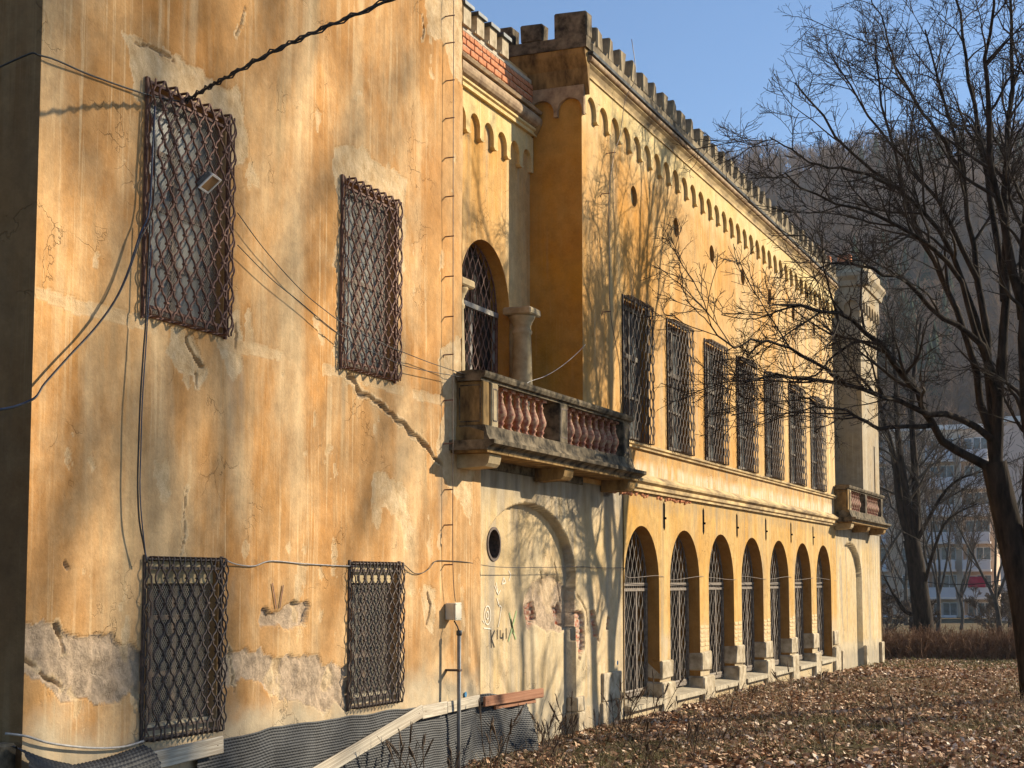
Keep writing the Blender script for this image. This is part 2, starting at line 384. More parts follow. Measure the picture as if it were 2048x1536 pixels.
M['straw']=random_mat('straw',[(0.0,(0.10,0.065,0.038)),(0.5,(0.23,0.165,0.09)),(1.0,(0.44,0.35,0.20))],0.8,0.25)
M['grass']=random_mat('grass',[(0.0,(0.07,0.075,0.022)),(0.5,(0.14,0.13,0.045)),(1.0,(0.30,0.25,0.12))],0.8,0.25)
M['weed']=random_mat('weed',[(0.0,(0.045,0.030,0.020)),(1.0,(0.14,0.095,0.06))],0.85,0.2)
def ground_mat():
    k=NT('ground'); v=k.coord(); n=k.noise(v,1.1,6,0.6); f=k.noise(v,26,5,0.7)
    c=k.mix(k.ramp(n,[(0.38,0),(0.62,1)]),(0.115,0.075,0.046),(0.18,0.145,0.070))
    c=k.mix(0.8,c,k.ramp(f,[(0.3,0.45),(0.7,1.3)]),'MULTIPLY'); k.col(c)
    k.l(k.bump(f,0.9,0.05),k.p.inputs['Normal']); return k.fin(0.95,0.1)
M['ground']=ground_mat()
def glass_mat(name,c,rough=0.08):
    k=NT(name); v=k.coord(); n=k.noise(v,3,4,0.6)
    k.col(k.mix(k.ramp(n,[(0.35,0),(0.65,1)]),c,tuple(min(1,x*2.2+0.03) for x in c)))
    k.l(k.bump(k.noise(v,1.5,2),0.08,0.02),k.p.inputs['Normal']); return k.fin(rough,0.5)
M['glass']=glass_mat('glass',(0.02,0.024,0.026))
M['glass_far']=glass_mat('glass_far',(0.05,0.065,0.075),0.15)
def mesh_wire():
    """fine diagonal wire cloth: thin wires with open holes"""
    k=NT('wire_mesh'); c=k.n('ShaderNodeTexCoord'); sp=k.n('ShaderNodeSeparateXYZ'); k.l(c.outputs['Object'],sp.inputs[0])
    def band(e): return k.math('LESS_THAN',k.math('FRACT',k.math('MULTIPLY',e,38.0)),0.20)
    a=k.math('ADD',sp.outputs[1],k.math('MULTIPLY',sp.outputs[2],0.7)); b=k.math('SUBTRACT',sp.outputs[1],k.math('MULTIPLY',sp.outputs[2],0.7))
    f=k.math('MAXIMUM',band(a),band(b))
    k.col((0.24,0.215,0.175)); k.fin(0.6,0.3)
    tr=k.n('ShaderNodeBsdfTransparent'); mx=k.n('ShaderNodeMixShader'); k.l(f,mx.inputs[0]); k.l(tr.outputs[0],mx.inputs[1]); k.l(k.p.outputs[0],mx.inputs[2]); k.l(mx.outputs[0],k.o.inputs[0])
    return k.m
M['wire_mesh']=mesh_wire()
M['membrane']=simple('membrane',(0.022,0.023,0.025),(0.045,0.047,0.050),5,0.6,0.28,0.1,0.004)
M['paint_black']=simple('paint_black',(0.02,0.02,0.02),(0.06,0.055,0.05),30,0.8,0.2,0)
M['paint_white']=simple('paint_white',(0.66,0.60,0.48),(0.80,0.74,0.62),30,0.8,0.2,0)
M['paint_green']=simple('paint_green',(0.26,0.38,0.16),(0.42,0.46,0.24),12,0.8,0.2,0)
M['paint_blue']=simple('paint_blue',(0.05,0.22,0.42),(0.12,0.32,0.5),12,0.8,0.2,0)
M['lamp_body']=simple('lamp_body',(0.10,0.095,0.085),(0.22,0.21,0.19),9,0.55,0.4,0.1)
M['lamp_glass']=glass_mat('lamp_glass',(0.16,0.09,0.035),0.2)
M['lamp_edge']=simple('lamp_edge',(0.72,0.70,0.66),(0.85,0.83,0.80),9,0.4,0.5,0)
M['apt_wall']=simple('apt_wall',(0.52,0.40,0.29),(0.64,0.50,0.38),0.5,0.9,0.1,0)
M['apt_pink']=simple('apt_pink',(0.62,0.46,0.38),(0.70,0.54,0.46),0.5,0.9,0.1,0)
M['apt_panel']=simple('apt_panel',(0.42,0.47,0.53),(0.55,0.59,0.64),0.4,0.8,0.2,0)
M['apt_white']=simple('apt_white',(0.62,0.60,0.57),(0.74,0.72,0.69),0.8,0.8,0.2,0)
M['cloth_red']=simple('cloth_red',(0.26,0.02,0.05),(0.36,0.04,0.08),1.5,0.9,0.1,0)

# ------------------------------------------------------------------ ground
def gz(x,y):
    """terrain height"""
    x=np.asarray(x,float); y=np.asarray(y,float)
    z=-0.02+0*x
    z=z-0.020*np.clip(y-33,0,40)*1.0
    z=np.where(y>73,-0.82-0.008*(y-73),z)
    z=z+0.10*(fbm(x*0.35+40,y*0.35+40,3)-0.5)
    z=z+0.16*np.clip((x-2.0)/4.0,0,1)*np.clip((45-y)/12,0,1)
    z=z+np.clip((8-y)/8,0,1)*0.4
    return z
def grid_ground():
    xs=np.unique(np.concatenate([np.linspace(-400,-12,30),np.linspace(-12,30,106),np.linspace(30,420,30)]))
    ys=np.unique(np.concatenate([np.linspace(-120,-6,16),np.linspace(-6,70,150),np.linspace(70,1100,50)]))
    X,Y=np.meshgrid(xs,ys,indexing='ij'); Z=gz(X,Y)
    V=np.stack([X,Y,Z],-1).reshape(-1,3); nx,ny=len(xs),len(ys)
    i,j=np.meshgrid(np.arange(nx-1),np.arange(ny-1),indexing='ij'); a=(i*ny+j).ravel()
    F=np.stack([a,a+ny,a+ny+1,a+1],-1)
    return link(bpy.data.objects.new('ground',np_mesh('ground',V,[F],M['ground'],True)))
tag(grid_ground(),kind='structure')

# ------------------------------------------------------------------ the palace
palace=tag(empty('palace',(0,29,0)),'long ochre palace with crenellated parapet, peeling plaster and barred windows','building')
def cuts(bp,step):
    out=[]
    for a,b in zip(bp[:-1],bp[1:]):
        n=max(1,int(round((b-a)/step))); out.append(np.linspace(a,b,n,endpoint=False))
    return np.concatenate(out+[[bp[-1]]])
def relief_wall(name,ys,zs,x0,keep,disp,attrs,mat,parent):
    Y,Z=np.meshgrid(ys,zs,indexing='ij'); X=x0+disp
    V=np.stack([X,Y,Z],-1).reshape(-1,3); ny,nz=len(ys),len(zs)
    i,j=np.meshgrid(np.arange(ny-1),np.arange(nz-1),indexing='ij')
    cy=0.5*(ys[:-1]+ys[1:])[:,None]+0*zs[None,:-1]; cz=0.5*(zs[:-1]+zs[1:])[None,:]+0*ys[:-1,None]
    m=keep(cy,cz).ravel(); a=(i*nz+j).ravel()[m]
    F=np.stack([a,a+nz,a+nz+1,a+1],-1)
    return link(bpy.data.objects.new(name,np_mesh(name,V,[F],mat,True,attrs)),parent)

UP=[(10.65,11.80,4.45,6.42),(14.07,15.22,4.45,6.42)]
LO=[(10.75,11.80,0.90,2.38),(14.30,15.35,0.90,2.38)]
def build_block_wall():
    ys=cuts([9.25,10.65,10.75,11.80,14.07,14.30,15.22,15.35,17.09,17.67],0.0175)
    zs=np.concatenate([cuts([-0.35,0.90,2.38,3.70,4.45,6.42,9.6],0.0175)[:-1],cuts([9.6,12.4],0.1)])
    Y,Z=np.meshgrid(ys,zs,indexing='ij')
    wx=Y+0.24*(fbm(Y*4+5,Z*4+1,7)-0.5); wz=Z+0.28*(fbm(Y*4+31,Z*4+77,7)-0.5)
    loss=np.zeros(Y.shape); pale=np.zeros(Y.shape); grime=np.zeros(Y.shape)
    for p in ([(9.2,1.93),(9.62,1.86),(9.86,1.72),(10.17,1.74),(10.72,1.69),(10.73,1.25),(10.19,1.29),(9.64,1.36),(9.2,1.5)],
              [(11.85,1.56),(12.57,1.57),(12.93,1.47),(13.31,1.49),(13.7,1.38),(14.23,1.33),(14.28,0.84),(13.32,1.0),(12.58,1.2),(11.9,1.30)],
              [(12.49,1.92),(13.41,1.92),(13.40,1.69),(12.49,1.72)]):
        loss[inpoly(wx,wz,p)]=1
    for p in ([(10.32,6.70),(10.99,6.80),(12.07,6.80),(12.19,6.2),(11.95,6.0),(11.7,6.3),(10.6,6.3),(10.37,6.29)],
              [(13.86,6.74),(14.23,6.84),(14.92,6.82),(15.58,6.75),(15.50,6.39),(15.42,5.19),(15.40,4.45),(14.17,4.24),(13.90,4.59),(13.93,5.12),(13.98,6.09),(13.86,6.33)],
              [(11.0,4.36),(11.4,4.40),(11.55,4.1),(11.44,3.85),(11.38,4.03),(11.10,4.05),(10.97,4.18)],
              [(14.84,3.36),(15.34,3.37),(15.66,3.09),(15.75,2.78),(15.73,2.50),(15.52,2.55),(15.47,2.83),(15.35,2.93),(14.89,2.98),(14.77,3.15)],
              [(15.95,9.1),(17.2,9.6),(17.2,8.3),(16.83,8.40),(16.46,8.75),(16.15,8.77)],
              [(16.4,5.0),(17.4,5.2),(17.4,2.9),(16.75,3.3),(16.55,3.4),(16.42,3.75),(16.6,4.3)],
              [(11.6,4.55),(12.1,4.75),(12.2,4.2),(12.0,4.0),(11.8,4.25)],
              [(16.0,2.1),(16.35,2.1),(16.3,1.6),(16.05,1.7)]):
        pale[inpoly(wx,wz,p)]=1
    band=np.abs(Z-4.36+0.05*(fbm(Y*1.2,Y*0+3,3)-0.5)*2)<0.055+0.05*(fbm(Y*4,Z*4,3)-0.5)
    pale[band&(fbm(Y*0.9+3,Z*0.9,3)>0.42)]=0.75
    chip=(fbm(Y*3.1+90,Z*2.3+8,6)>0.742); pale[chip&(Z<9.3)]=0.8
    d=np.full(Y.shape,0.02); d+=0.016*(fbm(Y*0.8,Z*0.8,3)-0.5)+0.006*(fbm(Y*5,Z*5,3)-0.5)
    rough=fbm(Y*8,Z*8,6)
    d-=loss*(0.016+0.060*(rough-0.4)); d-=pale*(0.009+0.022*(rough-0.45))
    g=inpoly(wx,wz,[(12.49,1.92),(13.41,1.92),(13.40,1.69),(12.49,1.72)]); d[g]-=0.025
    nz_=0.09*(fbm(Y*6,Z*6,5)-0.5); crackm=np.zeros(Y.shape,bool)
    for pl,w,dep in (([(14.22,4.36),(14.45,4.21),(14.96,4.12),(15.45,3.97),(15.84,3.85),(16.24,3.69),(16.55,3.56)],0.035,0.05),
                 ([(11.25,4.31),(11.32,4.23),(11.38,4.15),(11.5,4.09)],0.022,0.06),([(11.41,4.02),(11.43,3.91)],0.016,0.05),
                 ([(15.95,8.85),(15.98,8.7),(15.94,8.58)],0.016,0.05),([(16.15,2.07),(16.23,1.92),(16.15,1.72)],0.02,0.05),
                 ([(12.11,7.64),(12.07,7.5),(11.97,7.31)],0.010,0.03),([(10.44,6.72),(10.66,6.74),(10.99,6.74)],0.012,0.03),
                 ([(12.02,4.55),(12.05,4.42),(12.03,4.33)],0.016,0.05),([(9.7,2.36),(9.73,2.30)],0.016,0.04),
                 ([(11.3,3.0),(11.27,2.75),(11.29,2.6),(11.22,2.42)],0.008,0.03),([(12.0,1.6),(12.06,1.45),(12.1,1.2)],0.009,0.03),
                 ([(9.3,1.62),(9.5,1.46),(9.7,1.38)],0.012,0.04),([(9.62,1.88),(9.70,1.74),(9.72,1.66)],0.018,0.04)):
        dd=dpoly(Y+nz_*0.9,Z+nz_*0.9,pl); w2=w*(0.35+0.75*fbm(Y*7+3,Z*7,3)); q=dd<w2; d[q]-=dep*1.3; crackm|=q; rim=(dd<w2+0.035)&(~q)&(fbm(Y*10,Z*10,3)>0.47); pale[rim]=0.8
    for y0,z1,z0,w in ((11.98,4.35,2.9,0.09),(12.15,4.3,3.3,0.05),(12.05,2.3,1.9,0.05),(11.92,4.4,3.6,0.04),(16.5,3.6,2.4,0.10),(14.1,4.3,3.6,0.05),(12.3,2.2,1.9,0.04)):
        f=np.exp(-((Y-y0+0.05*(fbm(Z*2+y0,Z*0,3)-0.5))/w)**2)*np.clip((z1-Z)/0.25,0,1)*np.clip((Z-z0)/(z1-z0),0,1)
        grime=np.maximum(grime,0.55*f*(0.4+fbm(Y*14,Z*1.5,3)))
    grime[crackm]=0.8; pale[crackm]=0; loss[crackm]=0
    def keep(y,z):
        k=~((y>17.09)&(z>3.70))
        for a,b,c,e in UP+LO: k&=~((y>a)&(y<b)&(z>c)&(z<e))
        return k
    return relief_wall('block_wall',ys,zs,0.0,keep,d,{'loss':loss,'pale':pale,'grime':grime},M['plaster_block'],palace)
build_block_wall()
for a,b,c,e in UP+LO: MB().add([(0.03,a,c),(0.03,b,c),(0.03,b,e),(0.03,a,e),(-0.3,a,c),(-0.3,b,c),(-0.3,b,e),(-0.3,a,e)],[(0,1,5,4),(1,2,6,5),(2,3,7,6),(3,0,4,7)]).build('window_reveal',M['plaster_block'],palace)
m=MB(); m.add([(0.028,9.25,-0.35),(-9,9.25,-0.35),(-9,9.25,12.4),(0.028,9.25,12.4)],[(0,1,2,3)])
m.build('block_end_wall',M['plaster_end_shade'],palace)
m=MB(); m.add([(0.02,17.09,3.7),(0.02,17.09,12.4),(-9,17.09,12.4),(-9,17.09,3.7)],[(0,1,2,3)])
m.add([(0.02,9.25,12.4),(0.02,17.09,12.4),(-9,17.09,12.4),(-9,9.25,12.4)],[(0,1,2,3)])
m.add([(0.02,17.67,-0.35),(0.02,17.67,3.7),(-0.2,17.67,3.7),(-0.2,17.67,-0.35)],[(0,1,2,3)])
m.add([(0.02,17.09,3.7),(0.02,17.67,3.7),(-0.2,17.67,3.7),(-0.2,17.09,3.7)],[(0,1,2,3)])
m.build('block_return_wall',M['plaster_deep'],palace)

# lower wall below the balcony, with a blind arch and a round hole
def build_low_wall(y0,y1,name,arch,oc,mat,step,brk=True):
    ys=cuts([y0,y1],step); zs=cuts([-0.45,3.70],step)
    Y,Z=np.meshgrid(ys,zs,indexing='ij'); yc,hw,zsn,rise=arch
    loss=np.zeros(Y.shape); pale=np.zeros(Y.shape); grime=np.zeros(Y.shape); brick=np.zeros(Y.shape)
    wx=Y+0.22*(fbm(Y*3+5,Z*3+1,5)-0.5); wz=Z+0.22*(fbm(Y*3+31,Z*3+77,5)-0.5)
    e=((Y-yc)/hw)**2+(np.clip(Z-zsn,0,9)/rise)**2
    ins=(e<1)&(np.abs(Y-yc)<hw)
    d=np.full(Y.shape,-0.03)+0.012*(fbm(Y,Z,3)-0.5)
    d[ins]-=0.14
    if brk:
        loss[inpoly(wx,wz,[(19.55,1.9),(19.9,2.2),(20.8,2.3),(21.3,2.1),(21.3,1.5),(20.5,1.5),(19.7,1.55)])]=1
        for p in ([(19.6,1.85),(19.95,1.95),(20.1,1.6),(19.75,1.5)],[(20.65,1.85),(21.0,1.9),(21.1,1.55),(20.8,1.6)],[(21.25,1.75),(21.55,1.75),(21.62,1.2),(21.4,1.05),(21.25,1.3)],
                  [(21.85,1.75),(22.1,1.7),(22.2,1.3),(21.95,1.35)],[(22.6,1.6),(22.75,1.6),(22.7,1.45),(22.6,1.45)],[(22.3,3.66),(22.8,3.7),(22.8,3.5),(22.5,3.5)]): brick[inpoly(wx,wz,p)]=1
        pale[inpoly(wx,wz,[(21.2,2.1),(22.9,2.3),(23.0,1.0),(22.0,0.9),(21.6,1.2)])]=0.6
        pale[inpoly(wx,wz,[(20.3,2.6),(20.9,2.5),(20.9,2.15),(20.4,2.1)])]=0.9
        pale[(fbm(Y*1.7+20,Z*0.9+8,4)>0.6)&(Y>18.6)]=0.6
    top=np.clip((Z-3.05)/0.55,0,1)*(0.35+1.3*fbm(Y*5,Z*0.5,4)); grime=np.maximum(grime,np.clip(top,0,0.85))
    st=np.clip((fbm(Y*4.5+3,Z*0.22+1,4)-0.56)*6,0,1)*np.clip((Y-yc-hw+0.3)/0.3,0,1); grime=np.maximum(grime,0.5*st*np.clip((Z-0.6)/1.0,0,1))
    grime=np.maximum(grime,np.clip((0.35-Z)/0.5,0,0.5)*(0.5+fbm(Y*4,Z*4,3)))
    rough=fbm(Y*9,Z*9,4)
    d-=loss*(0.02+0.03*(rough-0.3)); d-=brick*(0.045+0.03*rough); d-=pale*0.008*rough
    # brick joints in the bared patches
    jz=np.abs(((Z/0.075)%1)-0.5)>0.40; jy=np.abs(((Y/0.26+0.5*(np.floor(Z/0.075)%2))%1)-0.5)>0.46
    d-=0.012*((brick>0.5)&(jz|jy)); brick=np.where((jz|jy)&(brick>0.5),0.15,brick)
    for pl,w in (([(20.75,2.45),(20.85,2.3),(20.95,2.1),(21.05,1.9)],0.018),([(21.3,2.0),(21.5,1.9),(21.7,1.75),(21.75,1.55)],0.014),([(20.2,2.32),(20.3,2.15)],0.02)):
        if brk: d[dpoly(Y,Z,pl)<w]-=0.05
    def keep(y,z):
        k=np.ones(y.shape,bool)
        if oc: k&=((y-oc[0])**2+(z-oc[1])**2)>oc[2]**2
        return k
    return relief_wall(name,ys,zs,0.0,keep,d,{'loss':loss,'pale':pale,'grime':grime,'brick':brick},mat,palace)
build_low_wall(17.67,23.42,'low_wall',(19.45,1.78,2.25,1.0),(18.52,2.68,0.205),M['plaster_low'],0.02)
m=MB(); n=28
for i in range(n):
    a0=2*PI*i/n;a1=2*PI*(i+1)/n
    P=lambda r,a,x:(x,18.52+r*math.cos(a),2.68+r*math.sin(a))
    m.add([P(.225,a0,-.155),P(.225,a1,-.155),P(.19,a1,-.155),P(.19,a0,-.155),P(.19,a0,-.34),P(.19,a1,-.34),P(.225,a0,-.19),P(.225,a1,-.19)],[(0,1,2,3),(3,2,5,4),(0,6,7,1)])
oc=m.build('oculus_ring',M['iron_dark'],palace)
MB().box(-0.45,-0.33,18.25,18.80,2.40,2.96).build('oculus_back',M['dark_room'],oc)
# plinth stones at the right jamb of the blind arch
for yy,z0,z1,x in ((21.18,-0.3,0.30,0.03),(21.20,0.31,0.52,0.01)):
    MB().rough_box(-0.16,x,yy,yy+0.32,z0,z1,0.008,0.015).build('plinth_stone',M['stone_pale'],palace)
for yy,w,z0,z1 in ((22.3,0.95,-0.3,0.36),(22.35,0.88,0.37,0.80)):
    MB().rough_box(-0.10,0.012,yy,yy+w,z0,z1,0.006,0.012).build('plinth_stone',M['stone_pale'],palace)

# ---- grilles
def wavy(y,z0,z1,A,lam,sgn,dx,r,x0=0.0,end='hook',sides=6,ph=0.0,fade=0.0,yside=None):
    H=z1-z0; n=max(8,int(H/lam*14)); pts=[]
    if end=='hook': pts.append((x0,0,z1))
    if end=='hook': pts.append((x0+dx*0.5,0,z1))
    for i in range(n+1):
        z=z1-H*i/n; cc=math.cos(2*PI*(z-z0)/lam+ph); a=A*math.copysign(abs(cc)**0.62,cc)*sgn
        if fade: a*=min(1,(z1-z)/fade,(z-z0)/fade) if fade>0 else 1
        c=math.cos(2*PI*(z-z0)/lam+ph)
        pts.append((x0+dx,a,z))
    if end=='hook': pts+= [(x0+dx*0.5,pts[-1][1],z0),(x0,pts[-1][1],z0)]; pts[0]=(x0,pts[2][1],z1); pts[1]=(x0+dx*0.5,pts[2][1],z1)
    return [(p[0],p[1]+y,p[2]) for p in pts]
def grille_parts(win,y0,y1,z0,z1,dx,p,lam,r,mat,fade,x0=0.03):
    """separate wavy bars with hooked ends, ties, frame and side bars, all parts of one window"""
    n=int(round((y1-y0)/p)); p=(y1-y0)/n; A=p/2-r*0.9
    me={}
    for s in (1,-1):
        mb=MB(); mb.tube(wavy(0,z0,z1,A,lam,s,dx,r,x0,fade=fade,ph=0.0 if not fade else PI/2),r,6); me[s]=mb.mesh('bar',mat,True)
    for i in range(n):
        inst('bar',me[1 if i%2==0 else -1],win,(0,y0+(i+0.5)*p,0))
    ties=MB(); ph=0.0 if not fade else PI/2
    k0=0
    for j in range(int(2*(z1-z0)/lam)+2):
        zt=z0+(j*PI-ph)/(2*PI)*lam
        if zt<z0+0.06 or zt>z1-0.06: continue
        sg=1 if j%2==0 else -1
        for i in range(n):
            if (1 if i%2==0 else -1)*sg>0 and i+1<n:
                yy=y0+(i+1)*p
                ties.box(x0+dx-r*1.7,x0+dx+r*1.9,yy-r*2.2,yy+r*2.2,zt-r*0.9,zt+r*0.9)
    ties.build('bar_tie',mat,win)['kind']='stuff'
    fr=MB()
    for z in (z0+0.01,z1-0.01,z0+0.09,z1-0.09): fr.box(x0-0.012,x0+0.006,y0-0.03,y1+0.03,z-0.012,z+0.012)
    for y in (y0-0.03,y1+0.03): fr.box(x0-0.014,x0+0.010,y-0.016,y+0.016,z0-0.02,z1+0.02)
    fr.build('grille_frame',mat,win)
    for y,sg in ((y0-0.015,-1),(y1+0.015,1)):
        for o,sp in ((0.35,1),(0.75,-1)):
            H=z1-z0; nn=int(H/lam*8); pts=[(x0+dx*o,y+sg*0.035*max(0,math.cos(2*PI*i/8.0*1.0+ (0 if sp>0 else PI))),z1-H*i/nn) for i in range(nn+1)]
            MB().tube(pts,r*0.9,5).build('side_bar',mat,win,True)
def sash(name,y0,y1,z0,z1,x,cols,rows,fw,mat,pane_mat,parent,bar=0.035):
    m=MB(); 
    for a,b,c,d in ((y0,y0+fw,z0,z1),(y1-fw,y1,z0,z1),(y0+fw,y1-fw,z0,z0+fw),(y0+fw,y1-fw,z1-fw,z1)): m.box(x-0.05,x+0.02,a,b,c,d)
    for i in range(1,cols):
        y=y0+(y1-y0)*i/cols; m.box(x-0.045,x+0.012,y-bar,y+bar,z0+fw,z1-fw)
    for j in range(1,rows):
        z=z0+(z1-z0)*j/rows; m.box(x-0.04,x+0.008,y0+fw,y1-fw,z-bar*0.6,z+bar*0.6)
    w=m.build(name,mat,parent)
    for i in range(cols):
        for j in range(rows):
            a=y0+(y1-y0)*i/cols; b=y0+(y1-y0)*(i+1)/cols; c=z0+(z1-z0)*j/rows; d=z0+(z1-z0)*(j+1)/rows
            MB().box(x-0.038,x-0.024,a+0.008,b-0.008,c+0.008,d-0.008).build('pane',pane_mat,w)
    return w
M['pane_dusty']=simple('pane_dusty',(0.075,0.088,0.088),(0.26,0.28,0.265),4,0.35,0.5,0.2,0.02,stretch=(1,1,0.4))
M['pane_mid']=simple('pane_mid',(0.018,0.020,0.022),(0.11,0.12,0.12),3.0,0.25,0.5,0.15,0.02,lo=0.42,hi=0.62)
M['pane_dark']=simple('pane_dark',(0.012,0.012,0.012),(0.075,0.075,0.07),3.5,0.2,0.5,0.1,0.02,lo=0.45,hi=0.7)
for a,b,c,e in UP:
    w=sash('window',a+0.01,b-0.01,c+0.01,e-0.01,-0.12,2,4,0.07,M['wood_frame'],M['pane_dusty'],palace)
    MB().add([(-0.045,a,c),(-0.045,b,c),(-0.045,b,e),(-0.045,a,e)],[(0,1,2,3)]).build('wire_mesh',M['wire_mesh'],w)
    grille_parts(w,a-0.02,b+0.02,c-0.03,e+0.03,0.095,0.0825,0.255,0.0095,M['iron_rust'],0.0)
for a,b,c,e in LO:
    w=sash('window',a+0.01,b-0.01,c+0.01,e-0.01,-0.20,3,3,0.06,M['wood_frame'],M['pane_dark'],palace)
    MB().add([(-0.055,a,c),(-0.055,b,c),(-0.055,b,e),(-0.055,a,e)],[(0,1,2,3)]).build('wire_mesh',M['wire_mesh'],w)
    MB().box(-0.14,-0.03,a+0.01,b-0.01,c+0.004,c+0.10).build('rubble_ledge',M['stone_sill'],w)
    MB().box(-0.12,-0.02,a+0.01,b-0.01,e-0.20,e-0.012).build('blind_box',M['stone_column'],w)
    grille_parts(w,a-0.02,b+0.02,c-0.02,e+0.02,0.085,0.0785,0.215,0.0085,M['iron_dark'],0.14)
# ---- recess (loggia) walls, generic so that the far one is its mirror
XR=-0.85
def scallop(y0,y1,pitch,r,zt,ztip,ztop):
    """outline of a round-arched frieze in (y,z)"""
    n=max(1,int(round((y1-y0)/pitch))); p=(y1-y0)/n; pts=[(y0,ztop),(y0,ztip)]
    for i in range(n):
        yc=y0+(i+0.5)*p; a0=yc-r; a1=yc+r
        pts.append((a0,ztip))
        for k in range(0,11):
            an=PI-PI*k/10; pts.append((yc+r*math.cos(an),zt-r+r*math.sin(an)))
        pts.append((a1,ztip))
    pts+=[(y1,ztip),(y1,ztop)]
    return pts,p,n
def frieze(parent,y0,y1,pitch,r,zt,ztip,ztop,x0,x1,mat,tips=True):
    pts,p,n=scallop(y0,y1,pitch,r,zt,ztip,ztop)
    f=MB().prism(pts,x0,x1,'x').build('arched_frieze',mat,parent)
    if tips:
        me=MB().prism([(-(p/2-r)*1.15,0.0),((p/2-r)*1.15,0.0),((p/2-r)*0.6,-0.03),(-(p/2-r)*0.6,-0.03)],x0,x1+0.010,'x').mesh('corbel',mat)
        for i in range(1,n): inst('corbel',me,f,(0,y0+i*p,ztip+0.002))
    return f
DOOR=(19.80,0.88,3.86,6.15,0.88)
m=MB(); m.plate(rect(17.09,21.50,3.80,9.95),[archp(DOOR[0],DOOR[1],3.86,DOOR[3],DOOR[4])],XR,0.0)
m.build('recess_wall',M['plaster_wing'],palace)
h_=archp(DOOR[0],DOOR[1],3.86,DOOR[3],DOOR[4]); n_=len(h_)
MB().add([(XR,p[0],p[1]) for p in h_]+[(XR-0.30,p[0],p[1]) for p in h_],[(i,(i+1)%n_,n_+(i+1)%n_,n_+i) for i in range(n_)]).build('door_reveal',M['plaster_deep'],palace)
MB().box(-9,0.0,17.09,21.50,3.62,3.84).build('recess_floor',M['stone_dark'],palace)
frieze(palace,17.10,21.48,0.49,0.175,8.73,8.42,8.98,XR,XR+0.065,M['plaster_frieze'],True)
def moulding(name,prof,y0,y1,mat,parent,x=0.0):
    """profile (x,z) extruded along the wall"""
    return MB().prism([(a+x,b) for a,b in prof],y0,y1,'y').build(name,mat,parent)
def halfround(xc,zc,r,n=8,a0=-90,a1=90): return [(xc+r*math.cos(R(a0+(a1-a0)*i/n)),zc+r*math.sin(R(a0+(a1-a0)*i/n))) for i in range(n+1)]
moulding('cornice_fillet',[(0,8.98),(0.12,8.98),(0.12,9.03),(0.15,9.05),(0.15,9.08),(0,9.08)],17.1,21.49,M['plaster_frieze'],palace,XR)
moulding('cornice_roll',[(0,9.08)]+halfround(0.10,9.20,0.115)+[(0.0,9.32)],17.1,21.49,M['cornice_brown'],palace,XR)
moulding('cornice_top',[(0,9.32),(0.20,9.32),(0.22,9.36),(0,9.40)],17.1,21.49,M['cornice_brown'],palace,XR)
# brick parapet of the recess: every brick its own piece
MB().box(XR-0.25,XR+0.055,17.1,21.49,9.40,9.80).build('brick_core',M['mortar'],palace)
BK={}
random.seed(3)
def bricks(y0,y1,z0,rows,x,L,Hh,mats,gap=0.022,off=0.0):
    for j in range(rows):
        l=L[j%len(L)]; y=y0-(l*0.5 if j%2 else 0)
        while y<y1:
            a=max(y,y0); b=min(y+l,y1)
            if b-a>0.05:
                key=(round(b-a,2),round(Hh[j],3),j%3)
                mt=mats[j]
                if (key,mt.name) not in BK:
                    BK[(key,mt.name)]=MB().rough_box(-0.05,0.022,-(b-a-gap)/2,(b-a-gap)/2,-(Hh[j]-gap)/2,(Hh[j]-gap)/2,0.004,0.006).mesh('brick',mt)
                inst('brick',BK[(key,mt.name)],palace,(x+random.uniform(-0.006,0.006),(a+b)/2,z0+sum(Hh[:j])+Hh[j]/2))
            y+=l
bricks(18.4,21.49,9.405,4,XR+0.055,[0.15,0.28,0.28,0.15],[0.095,0.10,0.10,0.095],[M['brick_pale'],M['brick'],M['brick'],M['brick']])
# merlon blocks with sheet metal caps above the bricks
MB().box(XR-0.25,XR+0.06,17.1,21.49,9.805,9.86).build('parapet_bed',M['mortar'],palace)
bm=MB().prism([(-0.125,0),(0.125,0),(0.125,0.27),(-0.125,0.27)],-0.20,0.11,'x').mesh('merlon',M['stone_pale'])
bc=MB().prism([(-0.155,0.262),(0.155,0.262),(0.165,0.30),(0.155,0.315),(-0.155,0.315),(-0.165,0.30)],-0.24,0.15,'x').mesh('merlon_cap',M['cap_metal'])
bs=MB().prism([(-0.18,-0.06),(-0.13,-0.06),(-0.13,0.005)],-0.18,0.10,'x').mesh('merlon_foot',M['stone_pale'])
for i in range(7):
    y=17.55+i*0.455
    o=inst('merlon',bm,palace,(XR,y,9.86)); 
    inst('merlon_cap',bc,o,(XR,y,9.86)); inst('merlon_foot',bs,o,(XR,y,9.92))
